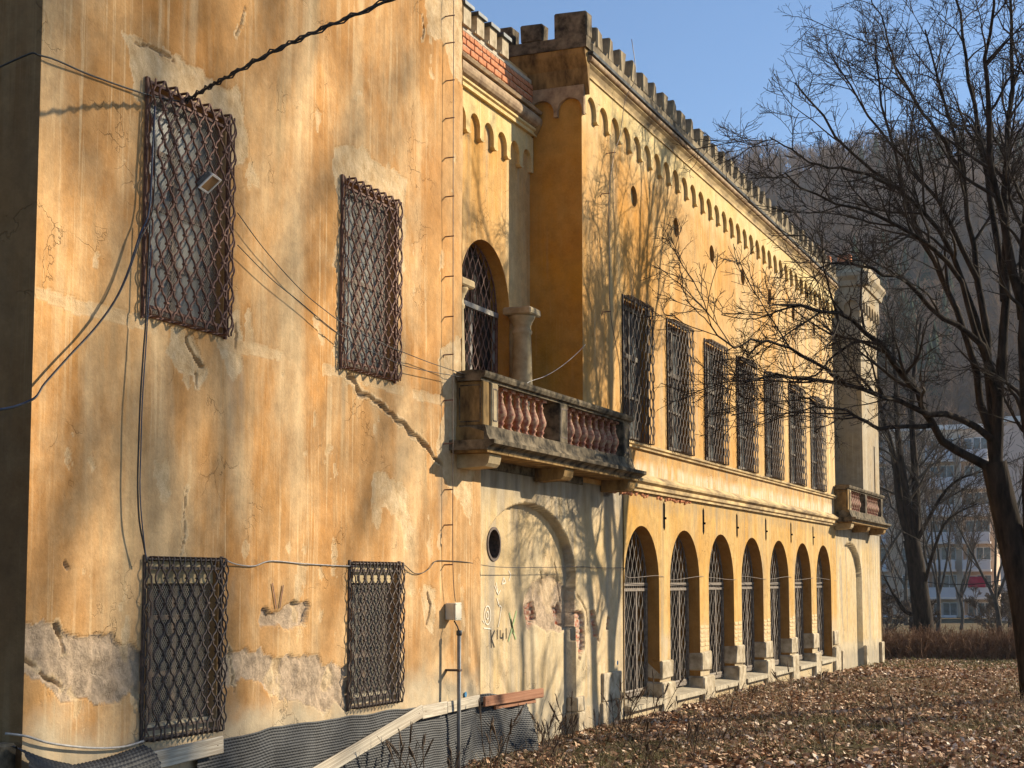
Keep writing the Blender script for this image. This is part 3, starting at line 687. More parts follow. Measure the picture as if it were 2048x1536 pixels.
# arched door of the recess: archivolt, columns, grille
dr=MB(); yc,hw,z0,zs_,ri=DOOR; n=24
def column(yc_,xc):
    prof=[(0.19,0),(0.19,0.06),(0.165,0.08),(0.175,0.12),(0.15,0.15),(0.155,0.6),(0.155,1.2),(0.135,1.92),(0.15,1.94),(0.15,1.98),(0.135,2.0),(0.135,2.06),(0.15,2.08),(0.15,2.10),(0.17,2.13),(0.19,2.17),(0.20,2.20)]
    c=MB().lathe(prof,(xc,yc_,3.86),18).build('column',M['stone_column'],palace,True)
    MB().rough_box(xc-0.22,xc+0.22,yc_-0.22,yc_+0.22,6.06,6.17,0.004,0.02).build('capital',M['stone_column'],c)
column(18.27,-0.64); column(20.66,-0.64)
def arch_grille(yc,hw,z0,zs_,rise,x,p,lam,r,mat,trans=None,frame=0.03):
    """joined wavy bars filling an arch: many bars, thinner than a few pixels"""
    m=MB(); n=int(round(2*hw/p)); p=2*hw/n; A=p/2-r*0.8
    for i in range(n):
        y=-hw+(i+0.5)*p; top=zs_+rise*math.sqrt(max(0,1-(y/hw)**2))-0.02
        N=max(6,int((top-z0)/lam*7)); pts=[]
        for k in range(N+1):
            z=z0+(top-z0)*k/N; f=1.0
            for zc in ([z0+0.02]+([trans] if trans else [])): f=min(f,abs(z-zc)/0.22)
            pts.append((x,y+A*min(1,f)*math.sin(2*PI*(z-z0)/lam)*(1 if i%2 else -1),z))
        m.tube(pts,r,4,False)
    nn=24
    rim=[(x,(hw-0.02)*math.cos(PI*i/nn),zs_+(rise-0.02)*math.sin(PI*i/nn)) for i in range(nn+1)]
    m.tube(rim,r*1.6,4)
    for s in (-1,1): m.box(x-0.02,x+0.02,s*(hw-0.02)-0.018,s*(hw-0.02)+0.018,z0,zs_)
    m.box(x-0.015,x+0.015,-hw,hw,z0,z0+0.05)
    return m
g=arch_grille(0,hw,3.90,zs_,ri,XR-0.20,0.10,0.30,0.008,None,6.10)
dw=inst('window',g.mesh('arch_grille',M['iron_rust'],True),palace,(0,yc,0))
MB().box(XR-0.23,XR-0.17,yc-hw,yc+hw,6.06,6.13).build('transom',M['wood_grey'],dw)
for yy in (yc-hw+0.03,yc,yc+hw-0.03): MB().box(XR-0.25,XR-0.215,yy-0.035,yy+0.035,3.88,6.06).build('door_frame',M['wood_grey'],dw)
MB().prism(archp(yc,hw+0.01,3.86,zs_,ri+0.01),XR-0.31,XR-0.29,'x').build('pane',M['pane_dark'],dw)

# ---- wing
W0,W1=21.50,41.25
WC=[24.03+2.46*i for i in range(7)]
m=MB(); holes=[rect(c-0.62,c+0.62,4.50,6.74) for c in WC]+[circ(c-0.0,8.58,0.175) for c in WC]
m.plate(rect(W0,W1,3.66,9.40),holes,0.0,0.0)
m.add([(0,W0,9.40),(0,W1,9.40),(0,W1,10.1),(0,W0,10.1)],[(0,1,2,3)])
m.build('wing_wall',M['plaster_wing'],palace)
wrv_=reveal(rect(-0.62,0.62,4.50,6.74),0.0,-0.2).mesh('window_reveal',M['plaster_reveal_shade']); orv_=reveal(circ(0,0,0.175),0.0,-0.10).mesh('oculus_reveal',M['plaster_reveal_shade'])
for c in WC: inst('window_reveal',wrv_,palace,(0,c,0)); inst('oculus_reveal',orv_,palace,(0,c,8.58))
ocb=MB().prism(circ(0,0,0.19),-0.12,-0.075,'x').mesh('oculus_back',M['plaster_frieze'])
for c in WC: inst('oculus_back',ocb,palace,(0,c,8.58))
# side faces and the closed body
m=MB(); m.add([(0,W0,3.66),(-9,W0,3.66),(-9,W0,10.2),(0,W0,10.2)],[(0,3,2,1)])
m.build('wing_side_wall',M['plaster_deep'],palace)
m=MB(); m.add([(0,W1,3.66),(-9,W1,3.66),(-9,W1,10.2),(0,W1,10.2)],[(0,1,2,3)])
m.add([(0.05,W0,10.18),(0.05,W1,10.18),(-9,W1,10.18),(-9,W0,10.18)],[(0,1,2,3)])
m.add([(XR,17.1,9.80),(XR,21.5,9.80),(-9,21.5,9.80),(-9,17.1,9.80)],[(0,1,2,3)])
m.add([(-9,9.25,-0.4),(-9,50,-0.4),(-9,50,12.3),(-9,9.25,12.3)],[(0,1,2,3)])
m.build('roof_and_back_wall',M['stone_dark'],palace)
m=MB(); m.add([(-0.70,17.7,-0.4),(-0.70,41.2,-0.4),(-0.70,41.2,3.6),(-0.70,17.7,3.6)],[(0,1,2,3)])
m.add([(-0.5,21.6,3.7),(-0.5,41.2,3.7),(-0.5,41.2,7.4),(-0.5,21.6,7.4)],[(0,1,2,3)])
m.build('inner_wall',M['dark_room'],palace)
frieze(palace,W0,W1,0.565,0.215,9.59,9.27,9.86,0.001,0.060,M['plaster_frieze'])
moulding('cornice_fillet',[(0,9.86),(0.085,9.86),(0.085,9.885),(0.065,9.89),(0.07,9.93),(0.10,9.99),(0.145,10.03),(0.145,10.045),(0,10.045)],W0-0.04,W1,M['cornice'],palace)
moulding('cornice_roll',[(0,10.045)]+[(0.145+0.05*math.sin(R(t)),10.098-0.05*math.cos(R(t))) for t in range(0,181,20)]+[(0,10.15)],W0-0.06,W1,M['cornice_brown'],palace)
moulding('gutter',[(0.02,10.15),(0.215,10.15),(0.225,10.19),(0.02,10.20)],W0-0.08,W1+0.02,M['cap_metal'],palace)
MB().rough_box(-0.05,0.165,W0+0.05,W1,10.205,10.37,0.0,0.02).build('parapet',M['stone_merlon'],palace)
random.seed(5)
mer=[]
for v in range(4):
    mb=MB(); mb.rough_box(-0.05,0.155,-0.15,0.15,0,0.36,0.022,0.022); mer.append(mb.mesh('merlon',M['stone_merlon']))
foot=MB().prism([(-0.27,0.0),(-0.15,0.0),(-0.15,0.10)],-0.04,0.13,'x').mesh('merlon_foot',M['stone_merlon'])
for i in range(34):
    y=W0+0.42+i*0.578
    if y>W1-0.1: break
    o=inst('merlon',mer[i%4],palace,(random.uniform(-0.012,0.008),y+random.uniform(-0.015,0.015),10.366),(random.uniform(-0.03,0.03),random.uniform(-0.02,0.02),random.uniform(-0.05,0.05)),(1,random.uniform(0.90,1.06),random.uniform(0.86,1.06)))
    inst('merlon_foot',foot,o,(0,y,10.369))
# corner and return parapet over the wing's end
def profile_x(name,prof,x0,x1,mat,parent):
    """profile (y,z) extruded across the wall"""
    return MB().prism(prof,x0,x1,'x').build(name,mat,parent)
yy=W0
profile_x('return_cornice',[(yy,9.55),(yy-0.06,9.72),(yy-0.10,9.95),(yy-0.20,10.14),(yy-0.22,10.22),(yy,10.22)],-1.35,0.13,M['balc_ochre'],palace)
profile_x('return_parapet',[(yy-0.24,10.222),(yy-0.24,10.40),(yy-0.02,10.40),(yy-0.02,10.222)],-1.40,0.165,M['stone_dark'],palace)
for x0,x1,zt in ((-1.37,-1.04,10.69),(-0.90,-0.55,10.69),(-0.36,0.165,10.79)):
    MB().rough_box(x0,x1,yy-0.235,yy+0.04,10.395,zt,0.015,0.022).build('return_merlon',M['stone_dark'],palace)
# two arches of the frieze on the wing's end wall
pts,p_,n_=scallop(-0.86,0.058,0.455,0.200,9.52,9.24,9.70)
MB().prism([(a,b) for a,b in pts],yy-0.07,yy-0.001,'y').build('arched_frieze',M['cornice_brown'],palace)
MB().lathe([(0.02,-0.16),(0.10,-0.10),(0.15,0.0),(0.17,0.08),(0.12,0.16)],(-0.80,yy-0.06,9.12),12).build('corbel_scroll',M['balc_ochre'],palace,True)
# string courses
moulding('string_course',[(0,3.66),(0.05,3.66),(0.05,3.70),(0.09,3.72),(0.09,3.78),(0.15,3.82),(0.16,3.86),(0.02,3.96),(0,3.96)],22.72,W1,M['cornice'],palace)
moulding('sill_course',[(0,4.37),(0.05,4.37),(0.05,4.40),(0.085,4.42),(0.085,4.455),(0,4.475)],W0+0.01,W1,M['cornice'],palace)
# broken brick edge bared under the string course
random.seed(44)
for i in range(30):
    y=22.85+i*0.15
    if random.random()<0.25: continue
    me=BK.setdefault(('frag',i%4),MB().rough_box(-0.05,0.012+0.006*(i%3),-0.060+0.012*(i%4),0.066,-0.030,0.026,0.016,0.012).mesh('brick',M['brick']))
    inst('brick',me,palace,(0.004+random.uniform(-0.012,0.006),y,3.625+random.uniform(-0.012,0.010)),(random.uniform(-0.12,0.12),0,0))
# upper windows of the wing
def joined_grille(y0,y1,z0,z1,dx,p,lam,r):
    n=int(round((y1-y0)/p)); p=(y1-y0)/n; A=p/2-r*0.9; m=MB()
    for i in range(n):
        s=1 if i%2==0 else -1; m.tube(wavy(y0+(i+0.5)*p,z0,z1,A,lam,s,dx,r,0.01,fade=0.16,ph=PI/2),r,4,False)
    for z in (z0+0.01,z1-0.01): m.box(0.004,0.022,y0-0.03,y1+0.03,z-0.012,z+0.012)
    for y in (y0-0.03,y1+0.03): m.box(0.003,0.025,y-0.014,y+0.014,z0-0.02,z1+0.02)
    for y,sg in ((y0-0.015,-1),(y1+0.015,1)):
        for o,sp in ((0.35,1),(0.75,-1)):
            H=z1-z0; nn=int(H/lam*8)
            m.tube([(0.01+dx*o,y+sg*0.04*max(0,math.cos(2*PI*i/8.0+(0 if sp>0 else PI))),z1-H*i/nn) for i in range(nn+1)],r,4,False)
    return m.mesh('window_grille',M['iron_wing'],True)
gm=joined_grille(-0.63,0.63,4.47,6.80,0.13,0.098,0.30,0.0085)
fm=MB()
for a,b,c,d in ((-0.60,-0.53,4.51,6.73),(0.53,0.60,4.51,6.73),(-0.53,0.53,4.51,4.58),(-0.53,0.53,6.66,6.73),(-0.03,0.03,4.58,6.66),(-0.53,0.53,5.85,5.93),(-0.53,0.53,5.2,5.24)): fm.box(-0.16,-0.10 if abs(a)!=0.53 else -0.105,a,b,c,d)
fm=fm.mesh('window',M['wood_dim'])
pn=MB().box(-0.15,-0.14,-0.25,0.25,-0.32,0.32).mesh('pane',M['pane_mid'])
for c in WC:
    w=inst('window',fm,palace,(0,c,0))
    for yy2 in (-0.28,0.28):
        for zz,sz in ((4.89,1.0),(5.545,1.0),(6.295,1.15)): inst('pane',pn,w,(0,c+yy2,zz),(0,0,0),(1,1.02,sz))
    inst('grille',gm,w,(0,c,0))
# arcade
AC=[24.37+2.53*i for i in range(7)]; AHW=0.95
m=MB(); m.plate([(23.42,-0.45),(W1,-0.45),(W1,3.68),(23.42,3.68)],[archp(c,AHW if c>24.5 else 0.94,0.20,2.17,0.94) for c in AC]+[[(25.63+2.53*i-0.068,3.12),(25.63+2.53*i,3.06),(25.63+2.53*i+0.068,3.12),(25.63+2.53*i+0.068,3.52),(25.63+2.53*i,3.58),(25.63+2.53*i-0.068,3.52)] for i in range(6)],-0.012,0.0)
m.build('arcade_wall',M['plaster_arcade'],palace)
arv_=reveal(archp(0,0.95,0.20,2.17,0.94),-0.012,-0.53).mesh('arch_reveal',M['plaster_reveal_shade'])
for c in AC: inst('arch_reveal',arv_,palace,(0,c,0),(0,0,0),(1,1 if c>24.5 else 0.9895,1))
slot=MB().box(-0.16,-0.030,-0.075,0.075,3.05,3.59).box(-0.02,0.03,-0.012,0.012,3.26,3.30).mesh('slot_shade',M['dark_room'])  # near-black filling almost flush with the wall, standing in for the slot's shade
for i in range(6): inst('slot_shade',slot,palace,(0,25.63+2.53*i,0))
ag=arch_grille(0,0.94,0.36,2.17,0.93,-0.24,0.108,0.40,0.0080,None,2.10).mesh('window_grille',M['iron_grey'],True)
af=MB(); af.box(-0.275,-0.215,-0.94,0.94,2.03,2.08).box(-0.275,-0.215,-0.94,0.94,2.12,2.17).box(-0.27,-0.22,-0.94,0.94,0.30,0.36)
for y in (-0.91,-0.30,0.34,0.90): af.box(-0.27,-0.225,y-0.03,y+0.03,0.36,2.03)
af=af.mesh('window',M['iron_grey'])
ap=MB().prism(archp(0,0.95,0.2,2.17,0.94),-0.42,-0.40,'x').mesh('pane',M['pane_dark'])
asl=MB(); asl.add([(-0.52,-0.949,0.30),(0.10,-0.94,0.22),(0.10,0.94,0.22),(-0.52,0.949,0.30),(-0.52,-0.949,0.18),(0.10,-0.94,0.14),(0.10,0.94,0.14),(-0.52,0.949,0.18)],[(0,1,2,3),(4,7,6,5),(0,4,5,1),(1,5,6,2),(2,6,7,3),(3,7,4,0)])
asl=asl.mesh('sill',M['stone_sill'])
for c in AC:
    w=inst('window',af,palace,(0,c,0)); inst('grille',ag,w,(0,c,0)); inst('pane',ap,w,(0,c,0)); inst('sill',asl,w,(0,c,0))
random.seed(9)
for i in range(7):
    y=AC[i]+2.53/2
    if i==6: y=W1-0.32
    hw_=0.315
    MB().rough_box(-0.50,0.075,y-hw_-0.05,y+hw_+0.05,-0.45,0.50+random.uniform(-0.05,0.04),0.02,0.03).build('pier_plinth',M['stone_pale'],palace)
    MB().rough_box(-0.49,0.035,y-hw_-0.012,y+hw_+0.012,0.545,0.88+random.uniform(-0.05,0.05),0.014,0.02).build('pier_stone',M['stone_pale'],palace)
    if i in (1,2,3,4,5):   # bared brickwork on the piers
        for j in range(6):
            o=inst('brick',BK.setdefault(('pier',j%2),MB().rough_box(-0.03,0.012,-0.135 if j%2 else -0.14,0.135,-0.034,0.034,0.004,0.006).mesh('brick',M['brick_pale'])),palace,(-0.019+random.uniform(-.005,.004),y-0.15+random.uniform(-0.01,0.01),0.94+j*0.082))
            o=inst('brick',BK[('pier',j%2)],palace,(-0.019+random.uniform(-.005,.004),y+0.15+random.uniform(-0.01,0.01),0.94+j*0.082))
# ---- far recess and far block
F0,F1=45.6,48.5
m=MB(); m.plate(rect(W1,F0,3.80,9.95),[archp(43.4,0.88,3.86,6.15,0.88)],XR,0.28); m.build('recess_wall',M['plaster_far'],palace)
MB().box(-9,0.0,W1,F0,3.62,3.84).build('recess_floor',M['stone_dark'],palace)
MB().prism(archp(43.4,0.89,3.86,6.15,0.89),XR-0.30,XR-0.27,'x').build('pane',M['pane_dark'],palace)
m=MB(); m.plate(rect(F0,F1,3.6,11.6),[rect(47.55,47.75,4.2,6.3)],0.0,0.12)
m.add([(0,F0,3.6),(-9,F0,3.6),(-9,F0,11.6),(0,F0,11.6)],[(0,3,2,1)])
m.add([(0,F1,-0.6),(-9,F1,-0.6),(-9,F1,11.6),(0,F1,11.6)],[(0,1,2,3)])
m.add([(0,F0,11.6),(0,F1,11.6),(-9,F1,11.6),(-9,F0,11.6)],[(0,1,2,3)])
m.build('far_block_wall',M['plaster_far'],palace)
MB().box(-0.14,-0.10,47.5,47.8,4.15,6.35).build('slit_back',M['dark_room'],palace)
build_low_wall(W1,F1,'far_low_wall',(43.4,1.78,2.25,1.0),None,M['plaster_low'],0.045,False)
pts,p_,n_=scallop(-0.95,0.0,0.475,0.205,10.50,10.17,10.90)
MB().prism(pts,F0-0.10,F0-0.001,'y').build('arched_frieze',M['plaster_far'],palace)
pts,p_,n_=scallop(F0-0.1,F1,0.475,0.205,10.50,10.17,10.90)
MB().prism(pts,0.001,0.10,'x').build('arched_frieze',M['plaster_far'],palace)
profile_x('far_cornice',[(F0,10.90),(F0-0.16,10.92),(F0-0.20,11.08),(F0-0.30,11.20),(F0-0.30,11.30),(F0,11.30)],-9,0.30,M['plaster_far'],palace)
moulding('far_cornice',[(0,10.90),(0.16,10.92),(0.20,11.08),(0.29,11.20),(0.29,11.30),(0,11.30)],F0-0.28,F1+0.2,M['plaster_far'],palace)
MB().box(-9,0.15,F0-0.12,F1,11.305,11.62).build('far_parapet',M['stone_pale'],palace)
for i in range(3): MB().rough_box(-1.75+i*0.62-0.1,-1.35+i*0.62-0.1,F0-0.12,F0+0.12,11.622,11.88,0.012,0.02).build('far_merlon',M['brick'],palace)
for yy2,wd in ((41.5,0.3),(45.25,0.3),(48.0,0.45)):
    MB().rough_box(-0.1,0.06,yy2,yy2+wd,-0.6,0.35,0.01,0.02).build('plinth_stone',M['stone_pale'],palace)

# ---- balconies
def build_balcony(dy,first):
    b=MB()
    b.prism([(-0.2,3.765),(0.50,3.765),(0.52,3.80),(0.56,3.82),(0.60,3.835),(0.60,3.885),(-0.2,3.885)],16.75+dy,22.72+dy,'y')
    root=b.build('balcony',M['stone_dark'],palace)
    for i in range(9): MB().box(-0.02,0.49,16.80+dy+i*0.655,17.44+dy+i*0.655,3.735,3.766).build('soffit_board',M['balc_ochre'],root)
    MB().prism([(0.04,3.887),(0.47,3.887),(0.43,3.96),(0.40,4.08),(0.06,4.08)],16.93+dy,22.62+dy,'y').build('plinth',M['stone_dark'],root)
    MB().prism([(0.05,4.62),(0.36,4.62),(0.36,4.65),(0.40,4.66),(0.42,4.70),(0.42,4.735),(0.23,4.755),(0.03,4.735),(0.03,4.66)],16.90+dy,22.66+dy,'y').build('rail',M['stone_dark'],root)
    MB().rough_box(0.0,0.365,16.955+dy,17.14+dy,4.075,4.622,0.002,0.012).build('side_panel',M['balc_ochre'],root)
    fr=MB()
    for x0,x1,z0,z1 in ((0.06,0.32,4.12,4.135),(0.06,0.32,4.56,4.575),(0.045,0.06,4.15,4.545),(0.32,0.335,4.15,4.545)): fr.box(x0,x1,16.948+dy,16.956+dy,z0,z1)
    fr.build('panel_moulding',M['stone_dark'],root)
    MB().rough_box(-0.05,0.40,16.93+dy,17.2+dy,3.887,4.074,0.002,0.015).build('side_base',M['balc_ochre'],root)
    for y,w in ((17.20,0.20),(19.55,0.30),(22.28,0.30)):
        MB().rough_box(0.09,0.375,y+dy,y+w+dy,4.075,4.622,0.003,0.012).build('pier',M['stone_column'] if y<19 else M['stone_dark'],root)
        q=MB()
        for z0,z1,a0,a1 in ((4.15,4.165,0.04,w-0.04),(4.54,4.555,0.04,w-0.04),(4.165,4.54,0.03,0.042),(4.165,4.54,w-0.042,w-0.03)): q.box(0.374,0.381,y+dy+a0,y+dy+a1,z0,z1)
        q.build('panel_moulding',M['iron_dark'],root)
    prof=[(0.055,0.0),(0.055,0.03),(0.035,0.05),(0.04,0.075),(0.058,0.10),(0.045,0.12),(0.06,0.15),(0.083,0.20),(0.086,0.235),(0.07,0.29),(0.045,0.36),(0.034,0.41),(0.045,0.425),(0.045,0.44),(0.034,0.45),(0.036,0.49),(0.055,0.505)]
    if first:
        build_balcony.me=MB().lathe(prof,(0,0,0),14).mesh('baluster',M['baluster'],True)
        build_balcony.ab=MB().box(-0.07,0.07,-0.07,0.07,0.505,0.545).mesh('abacus',M['baluster'])
    ys=[17.50+0.275*i for i in range(8)]+[19.98+0.277*i for i in range(9)]
    for y in ys:
        if 19.40<y<19.9 or y>22.25: continue
        o=inst('baluster',build_balcony.me,root,(0.24,y+dy,4.08),(0,0,random.uniform(0,6)))
    for y in ys:
        if 19.40<y<19.9 or y>22.25: continue
        inst('abacus',build_balcony.ab,root,(0.24,y+dy,4.08))
    for y in (16.98,19.55,22.30):
        MB().prism([(0.0,3.56),(0.38,3.58),(0.42,3.62),(0.44,3.70),(0.44,3.732),(0.0,3.732)],y+dy,y+0.36+dy,'y').build('bracket',M['balc_ochre'] if y>17 else M['stone_column'],root)
    return root
random.seed(21)
build_balcony(0,True); build_balcony(24.10,False)

# ------------------------------------------------------------------ cables, lamp, boxes, conductors
def cable(name,pts,r,mat,label,cat='cable',group=None,n=6,sides=6):
    o=MB().tube(catmull(pts,n),r,sides).build(name,mat,None,True); return tag(o,label,cat,group)
# thick bundle from the upper left window out to a pole beyond the frame
bund=tag(empty('cable_bundle',(0.1,11.05,6.38)),'thick black bundle of cables sweeping from left upper window out of frame','cable')
P0=[(0.10,11.02,6.36),(0.30,11.02,6.44),(0.55,11.02,6.53),(0.95,11.06,6.70),(1.4,11.15,6.88),(2.0,11.28,7.10),(3.2,11.6,7.6),(5.0,12.1,8.5),(9.0,13.2,10.8)]
for k,(dy,dz,ph) in enumerate(((0,0,0),(0.012,0.018,1.3),(-0.012,0.010,2.9),(0.006,-0.016,4.2))):
    pts=[(p[0],p[1]+dy*(0.4+math.sin(i*1.7+ph)),p[2]+dz*(0.6+math.sin(i*2.1+ph)*1.2)) for i,p in enumerate(catmull(P0,8))]
    MB().tube(pts,0.008 if k else 0.011,5).build('strand',M['cable_black'],bund,True)
cable('cable',[(0.10,11.05,6.37),(0.06,10.57,6.30),(0.05,9.83,6.24),(0.05,9.24,6.21),(-0.2,9.15,6.16),(-1.6,8.9,5.6)],0.0075,M['cable_black'],'thin black cable from block corner to left upper window')
cable('cable',[(0.11,10.60,6.2),(0.11,10.58,5.82),(0.11,10.55,5.3),(0.10,10.44,5.06),(0.10,10.29,4.72),(0.10,10.13,4.46),(0.10,9.89,4.20),(0.10,9.59,3.94),(0.10,9.31,3.69),(0.10,9.15,3.54),(-0.1,8.9,3.45),(-0.6,8.5,3.5)],0.009,M['cable_blue'],'blue cable looping from left upper window down to block corner')
cable('cable',[(0.09,10.62,6.1),(0.12,10.60,5.8),(0.13,10.57,5.3),(0.12,10.42,5.02),(0.12,10.27,4.70),(0.12,10.10,4.44),(0.115,9.86,4.18),(0.115,9.57,3.93),(0.115,9.29,3.68),(0.115,9.13,3.53),(-0.08,8.88,3.44),(-0.6,8.47,3.49)],0.006,M['cable_black'],'thin black cable twisted alongside the looping blue cable')
cable('cable',[(0.12,10.55,5.2),(0.12,10.52,4.36),(0.12,10.50,4.11),(0.12,10.47,3.69),(0.12,10.46,3.27),(0.12,10.46,2.98),(0.12,10.49,2.70),(0.12,10.56,2.49),(0.11,10.62,2.35)],0.0075,M['cable_black'],'black cable hanging between the left upper and lower windows')
cable('cable',[(0.13,10.56,5.0),(0.13,10.53,4.36),(0.13,10.515,4.1),(0.13,10.485,3.69),(0.13,10.478,3.27),(0.13,10.478,2.95),(0.13,10.515,2.68),(0.12,10.60,2.36)],0.005,M['cable_blue'],'thin blue cable hanging between the left upper and lower windows')
wr=[(0.1,11.91,5.58),(0.1,12.39,5.33),(0.1,13.05,5.07),(0.1,13.55,4.94),(0.12,13.97,4.85),(0.15,14.76,4.76),(0.13,15.37,4.74),(0.12,16.02,4.72),(0.14,16.90,4.70)]
cable('wire',wr,0.0045,M['cable_black'],'upper thin wire sagging from left upper window to balcony','wire')
cable('wire',[(0.1,11.92,5.28),(0.1,12.49,5.08),(0.1,13.05,4.94),(0.1,13.66,4.78),(0.12,14.08,4.69),(0.15,14.76,4.62),(0.12,15.5,4.60),(0.14,16.92,4.66)],0.0045,M['cable_black'],'lower thin wire sagging from left upper window to balcony','wire')
cable('wire',[(0.10,19.05,4.75),(0.05,19.17,4.87),(0.05,19.82,5.04),(0.05,20.41,5.24),(0.05,21.03,5.50),(0.04,21.52,5.73)],0.0045,M['cable_grey'],'pale wire rising from balcony rail to corner of wing','wire')
cable('wire',[(0.09,11.85,2.38),(0.05,12.08,2.35),(0.04,12.38,2.34),(0.035,12.69,2.39),(0.035,13.3,2.37),(0.04,14.17,2.355),(0.09,14.3,2.36)],0.006,M['cable_grey'],'grey wire running along the wall between the two lower windows','wire')
cable('wire',[(0.09,15.40,2.38),(0.045,15.55,2.36),(0.04,15.75,2.29),(0.04,15.95,2.29),(0.04,16.14,2.34),(0.04,16.32,2.43),(0.035,16.62,2.44),(0.03,17.2,2.43),(-0.01,18.29,2.38),(-0.01,20.07,2.39),(-0.01,21.29,2.41),(0.0,22.4,2.40),(0.005,23.38,2.41)],0.005,M['cable_black'],'black wire along the pale wall below the balcony','wire')
cable('wire',[(0.005,23.38,2.41)]+[(0.02 if i%2 else -0.10,23.9+i*1.265,2.26+0.04*math.sin(i*2.3)) for i in range(13)]+[(0.0,41.2,2.2)],0.0045,M['wire'],'wire strung across the arcade along the window transoms','wire')
cable('cable',[(0.0,9.1,1.09),(0.06,9.25,1.06),(0.07,9.53,0.98),(0.07,10.01,0.90),(0.07,10.4,0.87),(0.07,10.68,0.89)],0.010,M['cable_grey'],'grey cable along the foot of the block below left window')
cable('cable',[(5.0,64,3.2),(1.6,62.6,2.1),(-2.0,61.8,2.4),(-6,61,3.4)],0.02,M['cable_black'],'dark wire sagging across the lawn in front of the flats','cable')
# floodlight hooked to the grille
fl=tag(empty('floodlight',(0.16,11.28,5.72)),'small square floodlight tilted downward on the left upper window grille','floodlight')
import mathutils
fm4=mathutils.Matrix.Translation((0.20,11.30,5.70))@mathutils.Euler((0,R(48),R(12))).to_matrix().to_4x4()
def local_part(mb,name,mat,parent,mtx):
    o=bpy.data.objects.new(name,mb.mesh(name,mat)); o.matrix_basis=mtx; return link(o,parent)
local_part(MB().rough_box(-0.045,0.0,-0.105,0.105,-0.085,0.085,0.001,0.012),'housing',M['lamp_body'],fl,fm4)
local_part(MB().box(0.0005,0.006,-0.085,0.085,-0.068,0.068),'lens',M['lamp_glass'],fl,fm4)
fr=MB()
for a,b,c,d in ((-0.108,-0.09,-0.088,0.088),(0.09,0.108,-0.088,0.088),(-0.09,0.09,-0.088,-0.072),(-0.09,0.09,0.072,0.088)): fr.box(0.001,0.012,a,b,c,d)
local_part(fr,'bezel',M['lamp_edge'],fl,fm4)
local_part(MB().rough_box(-0.085,-0.045,-0.05,0.05,-0.04,0.04,0.001,0.008),'gear_box',M['lamp_body'],fl,fm4)
MB().tube([(0.10,11.20,5.86),(0.14,11.20,5.84),(0.16,11.20,5.72),(0.18,11.22,5.70)],0.008,5).build('bracket',M['iron_dark'],fl)
# junction box and conduit
jb=tag(empty('junction_box',(0.1,16.7,1.72)),'cream plastic junction box on the wall beside right lower window','junction box')
MB().rough_box(0.03,0.155,16.60,16.77,1.74,1.94,0.001,0.01).build('case',M['box_plastic'],jb)
MB().rough_box(0.155,0.170,16.595,16.775,1.735,1.945,0.001,0.006).build('lid',M['box_plastic'],jb)
for q in (1.755,1.925):
    for w_ in (16.615,16.755): MB().lathe([(0.008,0),(0.008,0.004)],(0.17,w_,q),8).build('screw',M['iron_dark'],jb)
cp=tag(empty('conduit_pipe',(0.19,16.66,-0.05)),'grey vertical conduit pipe rising from the ground to the junction box','pipe')
MB().tube([(0.19,16.66,-0.1),(0.19,16.66,0.6),(0.19,16.66,1.60)],0.024,10).build('tube',M['conduit'],cp,True)
MB().lathe([(0.03,0),(0.034,0.01),(0.034,0.05),(0.03,0.06)],(0.19,16.66,1.56),10).build('coupling',M['cap_metal'],cp,True)
MB().tube([(0.19,16.66,1.60),(0.17,16.66,1.66),(0.12,16.67,1.73)],0.009,6).build('flex_tail',M['cable_black'],cp,True)
MB().box(0.01,0.215,16.625,16.695,1.14,1.165).build('clamp',M['iron_dark'],cp)
def conductor(name,pts,br,label,r=0.0055):
    e=tag(empty(name,pts[-1]),label,'lightning rod')
    MB().tube(catmull(pts,4),r,5).build('wire',M['wire'],e,True)
    for (x,y,z,dx) in br: MB().tube([(x-dx,y-0.015,z-0.05),(x-dx*0.85,y-0.012,z),(x+0.012,y,z+0.004)],0.0085,5).build('standoff',M['iron_rust'],e)
    return e
conductor('lightning_conductor',[(0.12,16.60,11.5),(0.12,16.60,9.1),(0.12,16.60,7.3),(0.12,16.61,5.4),(0.12,16.62,3.8),(0.12,16.63,2.4),(0.12,16.70,1.96)],
    [(0.12,16.605,z,0.13) for z in (9.55,9.08,8.74,8.27,7.80,7.31,6.83,6.34,5.85,5.36,4.90,4.35,3.83,3.28,2.86,2.39)],'thin vertical lightning conductor on iron standoffs near the block edge')
conductor('lightning_conductor',[(0.30,23.05,10.9),(0.38,23.0,10.25),(0.22,22.95,9.9),(0.16,22.86,9.3),(0.14,22.60,8.9),(0.14,22.35,8.2),(0.14,22.36,7.2),(0.14,22.38,6.35),(0.12,22.85,5.6),(0.10,22.95,5.0)],
    [(0.14,22.66,8.95,0.16),(0.14,22.35,8.22,0.14),(0.14,22.38,6.36,0.14)],'thin lightning conductor running down the wing beside its first window',0.006)
